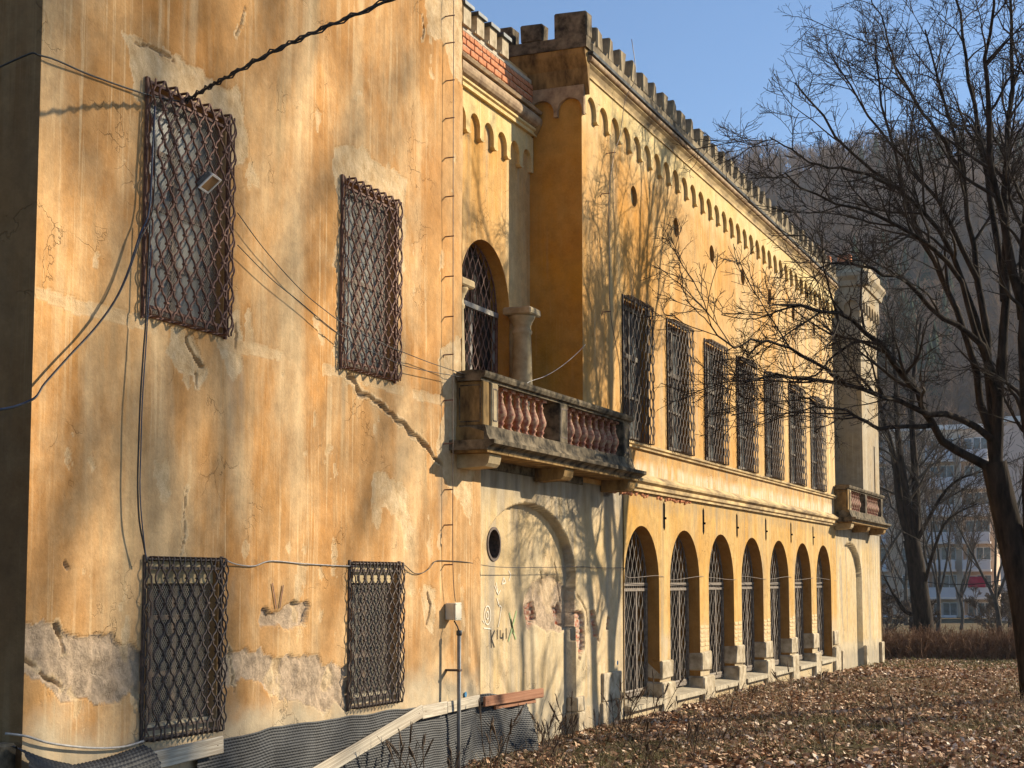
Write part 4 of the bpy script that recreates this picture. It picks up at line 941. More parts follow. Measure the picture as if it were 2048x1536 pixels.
# graffiti strokes on the blind arch (thin paint, part of the palace)
def stroke(name,pts,w,mat,x=-0.164):
    m=MB()
    for (a,b),(c,d) in zip(pts[:-1],pts[1:]):
        dx,dy=c-a,d-b; L=math.hypot(dx,dy) or 1; nx,ny=-dy/L*w/2,dx/L*w/2
        m.add([(x,a+nx,b+ny),(x,a-nx,b-ny),(x,c-nx,d-ny),(x,c+nx,d+ny)],[(0,1,2,3)])
    return m.build(name,mat,palace)
K0=18.43
for s in ([(K0,1.60),(K0+0.02,1.34)],[(K0+0.13,1.56),(K0+0.02,1.46),(K0+0.12,1.34)],[(K0+0.22,1.57),(K0+0.22,1.44)],[(K0+0.32,1.56),(K0+0.32,1.46),(K0+0.40,1.45),(K0+0.41,1.52),(K0+0.41,1.42)],[(K0+0.52,1.58),(K0+0.53,1.44)]):
    stroke('graffiti_letter',s,0.019,M['paint_black'])
for s in ([(19.05,1.78),(19.16,1.58),(19.28,1.42)],[(19.30,1.80),(19.17,1.60),(19.02,1.40)],[(19.1,1.7),(19.2,1.5)]): stroke('graffiti_mark',s,0.035,M['paint_green'])
sun_=[(18.32+0.10*math.cos(a*PI/6),1.76+0.12*math.sin(a*PI/6)) for a in range(13)]
for s in (sun_,[(18.32+0.04*math.cos(a*PI/4),1.76+0.05*math.sin(a*PI/4)) for a in range(9)],[(18.2,1.6),(18.45,1.58)],[(18.22,1.66),(18.16,1.70)],[(18.62,1.98),(18.72,1.86)],[(18.55,2.14),(18.66,2.02),(18.60,2.18)],[(18.66,2.02),(18.75,2.08)],[(18.85,2.25),(18.80,2.16),(18.93,2.18),(18.85,2.25)],[(18.78,1.86),(18.70,1.66),(18.66,1.60)],[(18.66,1.90),(18.78,1.86)],[(19.02,2.34),(19.1,2.28),(19.03,2.2)]):
    stroke('graffiti_scratch',s,0.016,M['paint_white'])
for yb,zb,rb,xb in ((17.2,0.83,0.035,0.032),(22.98,0.93,0.035,0.02)): MB().prism(circ(yb,zb,rb,12),xb,xb+0.003,'x').build('paint_dot',M['paint_blue'],palace)
# rusty scratch marks above the niche
for s in ([(12.72,2.18),(12.80,1.94)],[(12.92,2.16),(12.86,1.94)]): stroke('rust_mark',s,0.018,M['iron_rust'],0.032)

# ------------------------------------------------------------------ boards and dimpled membrane at the foot of the block
def board(name,p0,p1,hgt,x,th,mat,label,tilt=0.0):
    """board nailed along the wall from p0 to p1 (y,z of its lower edge)"""
    (y0,z0),(y1,z1)=p0,p1; L=math.hypot(y1-y0,z1-z0); an=math.atan2(z1-z0,y1-y0)
    b=tag(empty(name,(x,y0,z0)),label,'plank'); b.rotation_euler=(an,tilt,0)
    mb=MB(); n=8
    for k in range(1): mb.rough_box(0,th,0,L,0,hgt,0.004,0.006)
    link(bpy.data.objects.new('timber',mb.mesh('timber',mat)),b,True)
    for q in (0.08,L-0.1):
        link(bpy.data.objects.new('nail',MB().lathe([(0.006,0),(0.006,0.004)],(th+0.001,q,hgt*0.5),6).mesh('nail',M['iron_rust'])),b,True)
    return b
random.seed(2)
board('plank',(10.66,0.655),(11.72,0.695),0.15,0.145,0.03,M['plank_grey'],'weathered plank under the left lower window, leftmost of the boards')
board('plank',(13.05,0.20),(15.72,0.675),0.15,0.15,0.035,M['plank_grey'],'long pale plank leaning diagonally across the membrane')
board('plank',(15.78,0.655),(16.44,0.660),0.145,0.115,0.03,M['plank_grey'],'short pale plank between the diagonal plank and the conduit pipe')
board('plank',(16.47,0.665),(17.40,0.680),0.135,0.105,0.03,M['plank_grey'],'pale weathered plank just right of the conduit pipe')
board('plank',(17.46,0.665),(19.42,0.645),0.125,0.15,0.035,M['plank_red'],'reddish brown plank jutting out at the right end of the membrane')
board('plank',(17.9,0.60),(19.25,0.585),0.05,0.10,0.035,M['plank_red'],'thin dark batten tucked below the reddish brown plank')
def dimpled(name,f,L,Hh,pitch,amp,label):
    """sheet f(u,v)->(x,y,z) studded with real dimples"""
    pv_=pitch*0.62; nu=int(L/pitch)*4; nv=int(Hh/pv_)*4
    u=np.linspace(0,L,nu+1); v=np.linspace(0,Hh,nv+1); U,Vv=np.meshgrid(u,v,indexing='ij')
    row=np.floor(Vv/pv_); du=((U/pitch+0.5*(row%2))%1)-0.5; dv=(Vv/pv_%1)-0.5
    s=np.clip((0.40-np.hypot(du,dv))/0.15,0,1)
    P=f(U,Vv,amp*s); ny=len(v); i,j=np.meshgrid(np.arange(nu),np.arange(nv),indexing='ij'); a=(i*ny+j).ravel()
    F=np.stack([a,a+ny,a+ny+1,a+1],-1)
    o=link(bpy.data.objects.new(name,np_mesh(name,P.reshape(-1,3),[F],M['membrane'],True)))
    return tag(o,label,'membrane')
def f_main(U,V,h):
    Y=11.45+U; top=0.80+0.05*(fbm(Y*1.1,Y*0+2,3)-0.5)*2-0.14*np.clip((Y-17.9)/1.0,0,1)
    Z=top-V*(0.86+0*U)
    X=0.055+0.05*V+0.05*(fbm(Y*2.2,V*1.4,3)-0.35)*np.clip(V*4,0.2,1)+0.10*np.clip((Y-17.6),0,1.3)**2*(0.3+V)+0.05*np.sin(Y*7+V*3)*np.clip((Y-16.6),0,1)
    return np.stack([X+h,Y,Z],-1)
dimpled('dimple_membrane',f_main,7.45,1.10,0.050,0.010,'black dimpled drainage membrane hung along the foot of the wall')
def f_flap(a,b,w,drop,ph):
    a=np.array(a);b=np.array(b)
    def f(U,V,h):
        t=U/np.linalg.norm(b-a); base=a+(b-a)*t[...,None]
        ang=V/w*1.7; X=0.05+np.sin(ang)*w*0.75; dz=-(1-np.cos(ang))*w*0.8-0.02*np.sin(t*PI)+h*np.cos(ang)
        base=base.copy(); base[...,0]+=X+h*np.sin(ang); base[...,2]+=dz; return base
    return f
a,b=(0.0,9.10,1.00),(0.05,9.72,0.80)
dimpled('dimple_membrane',f_flap(a,b,0.24,0.2,0),0.64,0.24,0.045,0.012,'folded strip of dimpled membrane at the left corner of the block')
a,b=(0.03,9.66,0.79),(0.05,10.62,0.86)
dimpled('dimple_membrane',f_flap(a,b,0.26,0.2,1),0.96,0.26,0.045,0.012,'folded strip of dimpled membrane below the left lower window')
bx=tag(MB().rough_box(-0.55,0.02,8.85,9.20,-0.2,1.02,0.01,0.02).build('stone_block',M['stone_dark']),'dark block standing at the shaded corner of the building','block')

# ------------------------------------------------------------------ trees
def rot_perp(T,az,ang,rng):
    ref=np.where(np.abs(T[:,2:3])>0.9,np.array([[1.0,0,0]]),np.array([[0,0,1.0]]))
    a=np.cross(T,ref); a/=np.linalg.norm(a,axis=1,keepdims=True)+1e-9; b=np.cross(T,a)
    return T*np.cos(ang)[:,None]+(a*np.cos(az)[:,None]+b*np.sin(az)[:,None])*np.sin(ang)[:,None]
def sweep(start,d,L,n,rng,wob,up,droop=0.0):
    P=[start]; p=start.copy(); d=d.copy(); st=(L/(n-1))[:,None]
    for i in range(n-1):
        d=d+rng.normal(0,wob,d.shape)+np.array([0,0,up]); d/=np.linalg.norm(d,axis=1,keepdims=True)
        p=p+d*st; P.append(p)
    return np.stack(P,1)
def tubes(P,Rr,sides):
    """P (N,n,3) polylines, Rr (N,n) radii"""
    N,n,_=P.shape; D=P[:,-1]-P[:,0]; D/=np.linalg.norm(D,axis=1,keepdims=True)+1e-9
    ref=np.where(np.abs(D[:,2:3])>0.9,np.array([[1.0,0,0]]),np.array([[0,0,1.0]]))
    a=np.cross(D,ref); a/=np.linalg.norm(a,axis=1,keepdims=True)+1e-9; b=np.cross(D,a)
    an=np.arange(sides)*2*PI/sides
    ring=a[:,None,None,:]*np.cos(an)[None,None,:,None]+b[:,None,None,:]*np.sin(an)[None,None,:,None]
    V=P[:,:,None,:]+ring*Rr[:,:,None,None]
    base=(np.arange(N)*n*sides)[:,None,None]+(np.arange(n-1)*sides)[None,:,None]
    k=np.arange(sides)[None,None,:]; k2=(k+1)%sides
    F=np.stack([base+k,base+k2,base+sides+k2,base+sides+k],-1).reshape(-1,4)
    return V.reshape(-1,3),F
def resample(pts,n):
    pts=np.array([tuple(p) for p in catmull(pts,6)]); s=np.concatenate([[0],np.cumsum(np.linalg.norm(np.diff(pts,axis=0),axis=1))])
    t=np.linspace(0,s[-1],n); return np.stack([np.interp(t,s,pts[:,k]) for k in range(3)],1)
def at_t(P,Rr,idx,t):
    n=P.shape[1]; f=t*(n-1); i=np.minimum(f.astype(int),n-2); w=(f-i)[:,None]
    pos=P[idx,i]*(1-w)+P[idx,i+1]*w; T=P[idx,i+1]-P[idx,i]; T/=np.linalg.norm(T,axis=1,keepdims=True)+1e-9
    rad=Rr[idx,i]*(1-w[:,0])+Rr[idx,i+1]*w[:,0]
    return pos,T,rad
def grow(P,Rr,levels,rng):
    """returns list of (P,R,sides) for each following level"""
    out=[]
    for lv in levels:
        N=len(P); Ls=np.linalg.norm(np.diff(P,axis=1),axis=2).sum(1)
        m=np.maximum(1,np.round(lv['m']*(Ls/lv['lref'] if 'lref' in lv else 1)*rng.uniform(0.8,1.2,N)).astype(int))
        idx=np.repeat(np.arange(N),m); t=rng.uniform(lv.get('t0',0.2),1.0,len(idx))**lv.get('tp',0.8)
        pos,T,rad=at_t(P,Rr,idx,np.minimum(t,0.999))
        ang=rng.uniform(*lv['ang'],len(idx)); az=rng.uniform(0,2*PI,len(idx))
        d=rot_perp(T,az,ang,rng)
        L=(lv['len'][0]+(lv['len'][1]-lv['len'][0])*rng.random(len(idx)))*(1.15-0.55*t)
        if 'lrel' in lv: L=L*Ls[idx]
        Pn=sweep(pos,d,L,lv['n'],rng,lv['wob'],lv['up'])
        r0=np.minimum(rad*lv['rr'],lv['rmax']); tt=np.linspace(0,1,lv['n'])
        Rn=np.maximum(r0[:,None]*(1-0.75*tt[None,:]),lv['rmin'])
        out.append((Pn,Rn,lv['s'])); P,Rr=Pn,Rn
    return out
def pack(groups):
    Vs=[];Fs=[];b=0
    for P,Rr,s in groups:
        V,F=tubes(P,Rr,s); Vs.append(V); Fs.append(F+b); b+=len(V)
    return np.concatenate(Vs),Fs
def tree_object(name,loc,trunk_groups,crown_groups,label,group=None,tm='bark',cm='twig'):
    e=tag(empty(name,loc),label,'tree',group)
    V,F=pack(trunk_groups); link(bpy.data.objects.new('trunk',np_mesh('trunk',V,F,M[tm],True)),e)
    V,F=pack(crown_groups); link(bpy.data.objects.new('crown',np_mesh('crown',V,F,M[cm],True)),e)
    return e
LIMBS={
 'trunk':[(5.84,30.22,-0.35),(5.80,30.2,-0.13),(5.68,30.16,0.92),(5.54,30.12,2.03),(5.34,30.08,3.05),(5.20,30.04,3.8),(5.09,30.0,4.40)],
 'A':[(5.09,30.0,4.27),(4.56,29.55,4.54),(4.23,29.09,4.87),(4.03,28.64,5.25),(3.94,28.18,5.53),(3.78,27.73,5.89),(3.54,27.27,6.24),(3.33,26.82,6.54),(3.12,26.36,6.73),(2.86,25.91,6.71),(2.57,25.45,6.77),(2.21,25.0,6.76)],
 'A2':[(4.12,28.8,5.03),(3.64,28.25,4.98),(3.29,27.7,4.93),(3.18,27.15,4.98),(3.0,26.6,5.15),(2.72,26.05,5.14),(2.41,25.5,5.26)],
 'A3':[(3.52,27.3,6.22),(3.19,27.2,6.40),(3.01,27.1,6.36),(2.69,26.9,6.11),(2.51,26.7,5.83),(2.19,26.4,5.67)],
 'B':[(5.08,30.0,4.83),(4.53,29.27,5.18),(4.14,28.55,5.27),(3.66,27.82,5.41),(3.32,27.1,5.49),(2.8,26.38,5.59),(2.45,25.65,5.59),(2.04,24.92,5.55),(1.8,24.2,5.39)],
 'B2':[(3.0,26.6,5.56),(2.71,25.72,5.78),(2.19,25.04,6.09),(1.94,24.36,6.09),(1.7,23.68,5.93),(1.56,23.0,6.16)],
 'C':[(5.17,30.0,5.96),(4.9,29.5,6.62),(4.44,29.0,6.96),(4.08,28.5,7.3),(3.87,28.0,7.55),(3.53,27.5,7.66),(3.28,27.0,7.67),(3.0,26.5,7.7),(2.64,26.0,7.52)],
 'D':[(5.09,30.0,4.36),(4.86,30.15,5.61),(4.58,30.3,6.95),(4.21,30.45,7.97),(4.06,30.6,8.43),(3.64,30.75,9.06),(3.47,30.9,9.78),(3.25,31.05,10.65),(3.04,31.2,11.61),(2.89,31.35,12.45),(2.83,31.5,13.03)],
 'E':[(5.10,30.0,4.34),(5.0,30.33,6.59),(4.82,30.67,8.01),(4.67,31.0,9.18),(4.48,31.33,10.49),(4.18,31.67,11.96),(3.78,32.0,13.6)],
 'F':[(5.12,30.0,4.34),(5.29,30.1,6.54),(5.38,30.2,8.46),(5.47,30.3,10.42),(5.58,30.4,12.4),(5.68,30.5,14.22)],
 'G':[(5.62,30.15,1.25),(5.64,30.15,1.95),(5.70,30.0,3.23),(5.75,29.8,4.61),(5.72,29.6,5.98),(5.74,29.4,7.34),(5.85,29.2,9.15),(6.13,29.0,11.4)],
 'H':[(5.03,30.2,6.44),(4.66,29.5,7.81),(4.25,29.0,8.79),(3.7,28.5,9.43),(2.89,28.0,10.1),(2.45,27.5,10.71),(2.1,27.0,11.16)],
 'I':[(4.83,30.6,8.0),(4.29,30.28,9.26),(3.6,29.96,10.34),(3.09,29.64,11.0),(2.68,29.32,11.75),(2.37,29.0,12.33)],
 'J':[(5.15,30.05,5.60),(4.62,29.1,7.74),(4.08,28.2,8.4),(3.34,27.3,8.73),(2.63,26.4,8.9),(2.22,25.5,9.12)],
 'K':[(5.35,30.15,7.49),(5.13,30.68,9.27),(4.88,31.26,10.94),(4.62,31.84,12.58),(4.4,32.42,14.3),(4.26,33.0,15.51)],
 'M':[(5.73,29.5,7.0),(5.51,29.18,8.43),(5.32,28.76,9.75),(5.31,28.34,11.03),(5.42,27.92,12.17),(5.57,27.5,13.18)],
 'N':[(4.49,31.3,10.46),(3.97,30.9,11.35),(3.45,30.6,12.25),(3.22,30.3,13.1),(2.99,30.0,13.84)],
 'O':[(3.74,28.5,9.38),(3.13,27.6,9.55),(2.61,27.0,9.59),(2.12,26.4,9.76),(1.9,25.8,9.85)]}
LR={'trunk':(0.37,0.24),'A':(0.115,0.03),'A2':(0.06,0.02),'A3':(0.045,0.015),'B':(0.09,0.022),'B2':(0.045,0.015),'C':(0.09,0.02),'D':(0.11,0.02),'E':(0.13,0.02),'F':(0.15,0.025),'G':(0.20,0.05),'H':(0.09,0.018),'I':(0.07,0.015),'J':(0.09,0.018),'K':(0.10,0.02),'M':(0.13,0.02),'N':(0.06,0.014),'O':(0.05,0.014)}
TREE_SCALE=0.935; TREE_SHIFT=np.array([0.506,0.0,0.143])
def near_tree():
    rng=np.random.default_rng(4); tg=[]; roots=[]; rr=[]
    for k,pts in LIMBS.items():
        P=resample(pts,16)*TREE_SCALE+TREE_SHIFT; L=np.linalg.norm(np.diff(P,axis=0),axis=1).sum(); P[1:-1]+=rng.normal(0,0.012*min(L,4)/2,P[1:-1].shape) if k!='trunk' else 0
        t=np.linspace(0,1,16); r=(LR[k][0]+(LR[k][1]-LR[k][0])*t**0.7)*(0.92 if k=='trunk' else 0.80)
        if k=='trunk': r=r*(1+0.35*np.exp(-t*14))
        tg.append((P[None],r[None],10 if r[0]>0.1 else 7))
        if k!='trunk': roots.append(P); rr.append(r)
    P=np.stack(roots); Rr=np.stack(rr)
    lv=[dict(m=9,lref=5.0,t0=0.22,ang=(0.35,0.95),len=(0.9,2.3),n=8,wob=0.13,up=0.05,rr=0.65,rmax=0.04,rmin=0.008,s=5),
        dict(m=8.5,lref=1.5,t0=0.15,ang=(0.4,1.0),len=(0.45,1.0),n=6,wob=0.16,up=0.04,rr=0.6,rmax=0.016,rmin=0.0055,s=4),
        dict(m=6,lref=0.7,t0=0.15,ang=(0.4,1.1),len=(0.18,0.48),n=4,wob=0.2,up=0.03,rr=0.7,rmax=0.008,rmin=0.0042,s=3),
        dict(m=2.0,lref=0.3,t0=0.2,ang=(0.4,1.1),len=(0.06,0.2),n=3,wob=0.2,up=0.03,rr=0.8,rmax=0.0045,rmin=0.0030,s=3)]
    g=grow(P,Rr,lv,rng)
    tree_object('bare_tree',(5.95,28.25,0.05),tg,g,'large dark leafless tree with spreading limbs at the right edge, nearest tree')
near_tree()
def auto_tree(name,loc,h,spread,seed,label,group=None,stems=3,dens=1.0,tm='bark_far',cm='twig_far',trunk_frac=0.3,r0=None,thin=1.0,levels=4,up=0.06):
    rng=np.random.default_rng(seed); loc=np.array(loc,float); r0=r0 or h*0.022
    tp=loc+np.array([rng.normal(0,0.15),rng.normal(0,0.15),h*trunk_frac])
    T=resample([loc-[0,0,0.3],loc*0.5+tp*0.5+rng.normal(0,0.08,3),tp],8); tg=[(T[None],(r0*(1.15-0.35*np.linspace(0,1,8)))[None],9)]
    roots=[];rr=[]
    for s in range(stems):
        az=2*PI*s/stems+rng.uniform(-0.5,0.5); a=rng.uniform(0.15,0.55)*spread
        d=np.array([math.cos(az)*math.sin(a),math.sin(az)*math.sin(a),math.cos(a)])
        P=sweep(tp[None]-[0,0,0.1],d[None],np.array([h*(1-trunk_frac)*rng.uniform(0.8,1.0)]),12,rng,0.07,0.06)[0]
        roots.append(P); rr.append(r0*0.62*(1-0.88*np.linspace(0,1,12)))
    tg+=[(np.stack(roots),np.stack(rr),7)]
    lv=[dict(m=9*dens,t0=0.12,ang=(0.35,0.9),len=(0.20*h*0.7,0.42*h*0.7),n=8,wob=0.11,up=up,rr=0.6,rmax=0.05,rmin=0.012*thin,s=5),
        dict(m=7*dens,t0=0.15,ang=(0.35,0.9),len=(0.07*h,0.15*h),n=6,wob=0.14,up=up,rr=0.6,rmax=0.02,rmin=0.009*thin,s=4),
        dict(m=6*dens,t0=0.15,ang=(0.35,1.0),len=(0.03*h,0.07*h),n=4,wob=0.16,up=0.04,rr=0.7,rmax=0.011,rmin=0.0075*thin,s=3),
        dict(m=3*dens,t0=0.15,ang=(0.35,1.0),len=(0.012*h,0.03*h),n=3,wob=0.16,up=0.04,rr=0.8,rmax=0.009,rmin=0.006*thin,s=3)][:levels]
    g=grow(np.stack(roots),np.stack(rr),lv,rng)
    return tree_object(name,tuple(loc),tg,g,label,group,tm,cm)
# multi-stemmed tree beyond the hedge
def mid_tree():
    S={'t0':[(-0.50,62,-1.0),(-0.53,62,-0.28),(-0.6,62,0.68),(-0.73,62,1.85),(-0.85,62,3.02),(-0.99,62,3.8)],
    's1':[(-0.95,62,3.41),(-1.38,62,5.19),(-1.54,62.1,6.78),(-1.81,62.2,7.98),(-2.17,62.3,9.4),(-2.33,62.6,11.42)],
    's2':[(-0.95,62,3.6),(-1.09,61.9,5.38),(-1.29,61.8,6.97),(-1.37,61.6,8.36),(-1.37,61.5,10.16),(-1.42,61.2,12.58)],
    's3':[(-0.88,62,3.4),(-0.77,62.1,5.18),(-0.81,62.2,6.76),(-0.89,62.3,8.34),(-0.85,62.5,10.13),(-0.54,62.9,12.52)],
    's4':[(-0.85,62,3.6),(0.15,61.8,5.35),(0.93,61.6,6.12),(2.25,61.3,6.47)],
    's5':[(-0.65,62,1.6),(-0.08,61.7,3.41),(0.51,61.4,4.57),(1.65,61,5.13)],
    's6':[(-0.65,62,0.9),(-1.19,61.8,0.97),(-1.65,61.7,1.65),(-2.02,61.6,2.44)]}
    r={'t0':(0.42,0.33),'s1':(0.20,0.05),'s2':(0.18,0.05),'s3':(0.20,0.05),'s4':(0.10,0.03),'s5':(0.10,0.03),'s6':(0.10,0.03)}
    rng=np.random.default_rng(12); tg=[];roots=[];rr=[]
    for k,p in S.items():
        P=resample(p,12); q=r[k][0]+(r[k][1]-r[k][0])*np.linspace(0,1,12); tg.append((P[None],q[None],9))
        if k!='t0': roots.append(P); rr.append(q)
    lv=[dict(m=12,lref=7,t0=0.1,ang=(0.4,1.0),len=(1.4,3.6),n=8,wob=0.12,up=0.05,rr=0.55,rmax=0.06,rmin=0.016,s=5),
        dict(m=7,lref=2.3,t0=0.15,ang=(0.4,1.0),len=(0.6,1.5),n=6,wob=0.15,up=0.04,rr=0.6,rmax=0.022,rmin=0.011,s=4),
        dict(m=6,lref=1.0,t0=0.15,ang=(0.4,1.0),len=(0.25,0.7),n=4,wob=0.18,up=0.03,rr=0.7,rmax=0.013,rmin=0.008,s=3)]
    tree_object('bare_tree',(-0.5,62,-0.6),tg,grow(np.stack(roots),np.stack(rr),lv,rng),'multi-stemmed leafless tree behind the hedge just right of the palace',None,'bark','bark_far')
mid_tree()

# trees that stand on the lawn beyond the right edge of the picture; their shadows fall on the walls
auto_tree('bare_tree',(8.6,28.2,-0.1),9.0,1.0,33,'low spreading leafless tree on the lawn, outside the picture to the right',None,5,0.5,'bark','twig',0.30,0.16,1.0,3)
auto_tree('bare_tree',(34.0,43.6,-0.1),30.0,0.8,35,'very tall leafless tree on the far lawn, outside the picture to the right',None,5,0.7,'bark','twig',0.45,0.5,2.6,3)
# trees between the lawn and the flats
rng=np.random.default_rng(77)
BT=[(1.2,74,10,'slim leafless tree at the right edge in front of the flats'),(-5.6,80,13,'tall leafless tree behind the far corner of the palace'),(-3.4,88,11,'leafless tree left of the multi-stemmed tree, before the flats'),(-9.2,98,15,'high leafless tree rising over the far corner of the palace'),
    (-7.0,104,13,'leafless tree standing before the left end of the flats'),(-4.6,110,10,'small leafless tree before the middle of the flats'),(-12.5,116,16,'tallest leafless tree in the row behind the palace'),(-10,122,14,'leafless tree in the row behind, before the flats'),
    (-15.5,126,15,'leafless tree deep behind the palace parapet end'),(-2.2,120,12,'leafless tree before the right part of the flats'),(-18.5,140,18,'far leafless tree left of the flats'),(-20,150,20,'farthest high leafless tree beside the flats')]
for i,(x,y,h,lb) in enumerate(BT):
    auto_tree('bare_tree',(x,y,float(gz(x,y))),h,1.0,100+i,lb,'leafless trees before the flats',4,0.72,'bark_far','twig_far',0.22,h*0.012,0.8+y/110.0,3,0.07)
for i,(x,y,h) in enumerate(((-3.6,70,2.6),(-2.2,72,2.2),(0.6,78,2.8),(-5.2,78,3.0),(2.2,72,2.4),(-1.0,92,3.2),(-6.8,92,3.4),(0.9,96,3.0))):
    auto_tree('bare_shrub',(x,y,float(gz(x,y))),h,1.6,200+i,'leafless reddish brown shrub on the lawn behind the hedge','leafless shrubs behind the hedge',7,0.9,'twig_far','twig_far',0.06,0.03,1.4,3,0.05)['category']='shrub'
# hedge
def hedge():
    rng=np.random.default_rng(8); N=9000
    x=rng.uniform(-3.5,14,N); y=53.4+0.55*(x-0)*0.35+rng.normal(0,0.45,N); z=gz(x,y)-0.05
    hgt=(0.75+0.5*fbm(x*0.6,y*0.6,3))*rng.uniform(0.5,1.15,N)
    d=np.stack([rng.normal(0,0.3,N),rng.normal(0,0.3,N),np.ones(N)],1); d/=np.linalg.norm(d,axis=1,keepdims=True)
    P=sweep(np.stack([x,y,z],1),d,hgt*1.15,4,rng,0.22,0.0); Rr=np.tile(np.array([0.010,0.008,0.007,0.006]),(N,1))
    g=[(P,Rr,3)]+grow(P,Rr,[dict(m=3,t0=0.3,ang=(0.4,1.1),len=(0.12,0.35),n=3,wob=0.2,up=0.02,rr=0.8,rmax=0.007,rmin=0.0055,s=3)],rng)
    V,F=pack(g); e=tag(empty('hedge',(3,54,-0.45)),'long low brown leafless hedge running across behind the palace','hedge')
    link(bpy.data.objects.new('twigs',np_mesh('twigs',V,F,M['hedge'],True)),e)['kind']='stuff'
hedge()
# ------------------------------------------------------------------ flats far behind
flats=tag(empty('apartment_block',(-15,166,-2.2)),'far panel apartment block with grey balcony fronts, seen through the trees','building')
FX0,FX1,FY=-25.0,-7.2,166.0
MB().box(FX0,FX1,FY,FY+11,-3,18.0).build('wall',M['apt_wall'],flats)
MB().box(FX0-0.3,FX1+0.3,FY-0.3,FY+11.3,18.0,18.5).build('roof',M['apt_white'],flats)
pl_=MB().box(0,2.75,-1.25,-1.13,0.0,1.0).mesh('balcony_front',M['apt_panel']); sl_=MB().box(-0.05,2.8,-1.3,0.0,-0.22,-0.002).mesh('balcony_slab',M['apt_white'])
sd_=MB().box(-0.04,0.0,-1.13,0,0,2.55).mesh('balcony_side',M['apt_panel'])
wn_=MB().box(0,1.5,-0.06,0.0,0,1.45).mesh('window',M['apt_white']); gl_=MB().box(0.08,0.70,-0.10,-0.055,0.09,1.36).mesh('glass',M['glass_far'])
dn_=MB().box(0,0.9,-0.06,0.0,0,2.2).mesh('balcony_door',M['apt_white']); dg_=MB().box(0.10,0.8,-0.10,-0.055,0.2,2.1).mesh('glass',M['glass_far'])
for f in range(7):
    z=-2.3+f*2.85
    for c in range(5):
        x=FX0+0.6+c*3.5
        if c!=2:
            bo=inst('balcony',sl_,flats,(x,FY,z)); inst('balcony_front',pl_,bo,(x,FY,z)); inst('balcony_side',sd_,bo,(x,FY,z))
            d_=inst('balcony_door',dn_,flats,(x+0.3,FY,z+0.02)); inst('glass',dg_,d_,(x+0.3,FY,z+0.02))
            w_=inst('window',wn_,flats,(x+1.25,FY,z+0.85)); inst('glass',gl_,w_,(x+1.25,FY,z+0.85)); inst('glass',gl_,w_,(x+1.97,FY,z+0.85))
        else:
            w_=inst('window',wn_,flats,(x+0.7,FY,z+0.85)); inst('glass',gl_,w_,(x+0.7,FY,z+0.85)); inst('glass',gl_,w_,(x+1.42,FY,z+0.85))
tag(MB().box(-9.9,-8.2,FY-1.34,FY-1.26,1.55,2.65).build('red_cloth',M['cloth_red']),'dark red cloth hung over a balcony of the flats','cloth')
f2=tag(empty('apartment_block',(0,150,-2.2)),'plain pinkish wall of a second block of flats at the right edge','building')
MB().box(-5.4,9.0,150,162,-3,17.0).build('wall',M['apt_pink'],f2); MB().box(-5.7,9.3,149.7,162.3,17.0,17.5).build('roof',M['apt_white'],f2)
for f in range(6):
    w_=inst('window',wn_,f2,(1.5,150,-1.2+f*2.85)); inst('glass',gl_,w_,(1.5,150,-1.2+f*2.85)); inst('glass',gl_,w_,(2.22,150,-1.2+f*2.85))
# ------------------------------------------------------------------ wooded hill
def hz(X,Y):
    t=np.clip((Y-205)/365,0,1); base=t*t*(3-2*t)*0.25+t*0.75
    z=160*base+14*(fbm(X*0.012+3,Y*0.012+9,4)-0.5)*np.clip(t*3,0,1)+4*(fbm(X*0.06,Y*0.06,3)-0.5)*np.clip(t*5,0,1)
    z=z-np.clip(Y-575,0,400)*0.25
    return z-3.0
def hill():
    xs=np.linspace(-420,260,90); ys=np.linspace(200,860,90); X,Y=np.meshgrid(xs,ys,indexing='ij'); Z=hz(X,Y)
    V=np.stack([X,Y,Z],-1).reshape(-1,3); n=len(ys); i,j=np.meshgrid(np.arange(89),np.arange(89),indexing='ij'); a=(i*n+j).ravel()
    tag(link(bpy.data.objects.new('hill',np_mesh('hill',V,[np.stack([a,a+n,a+n+1,a+1],-1)],M['hill_soil'],True))),kind='structure')
hill()
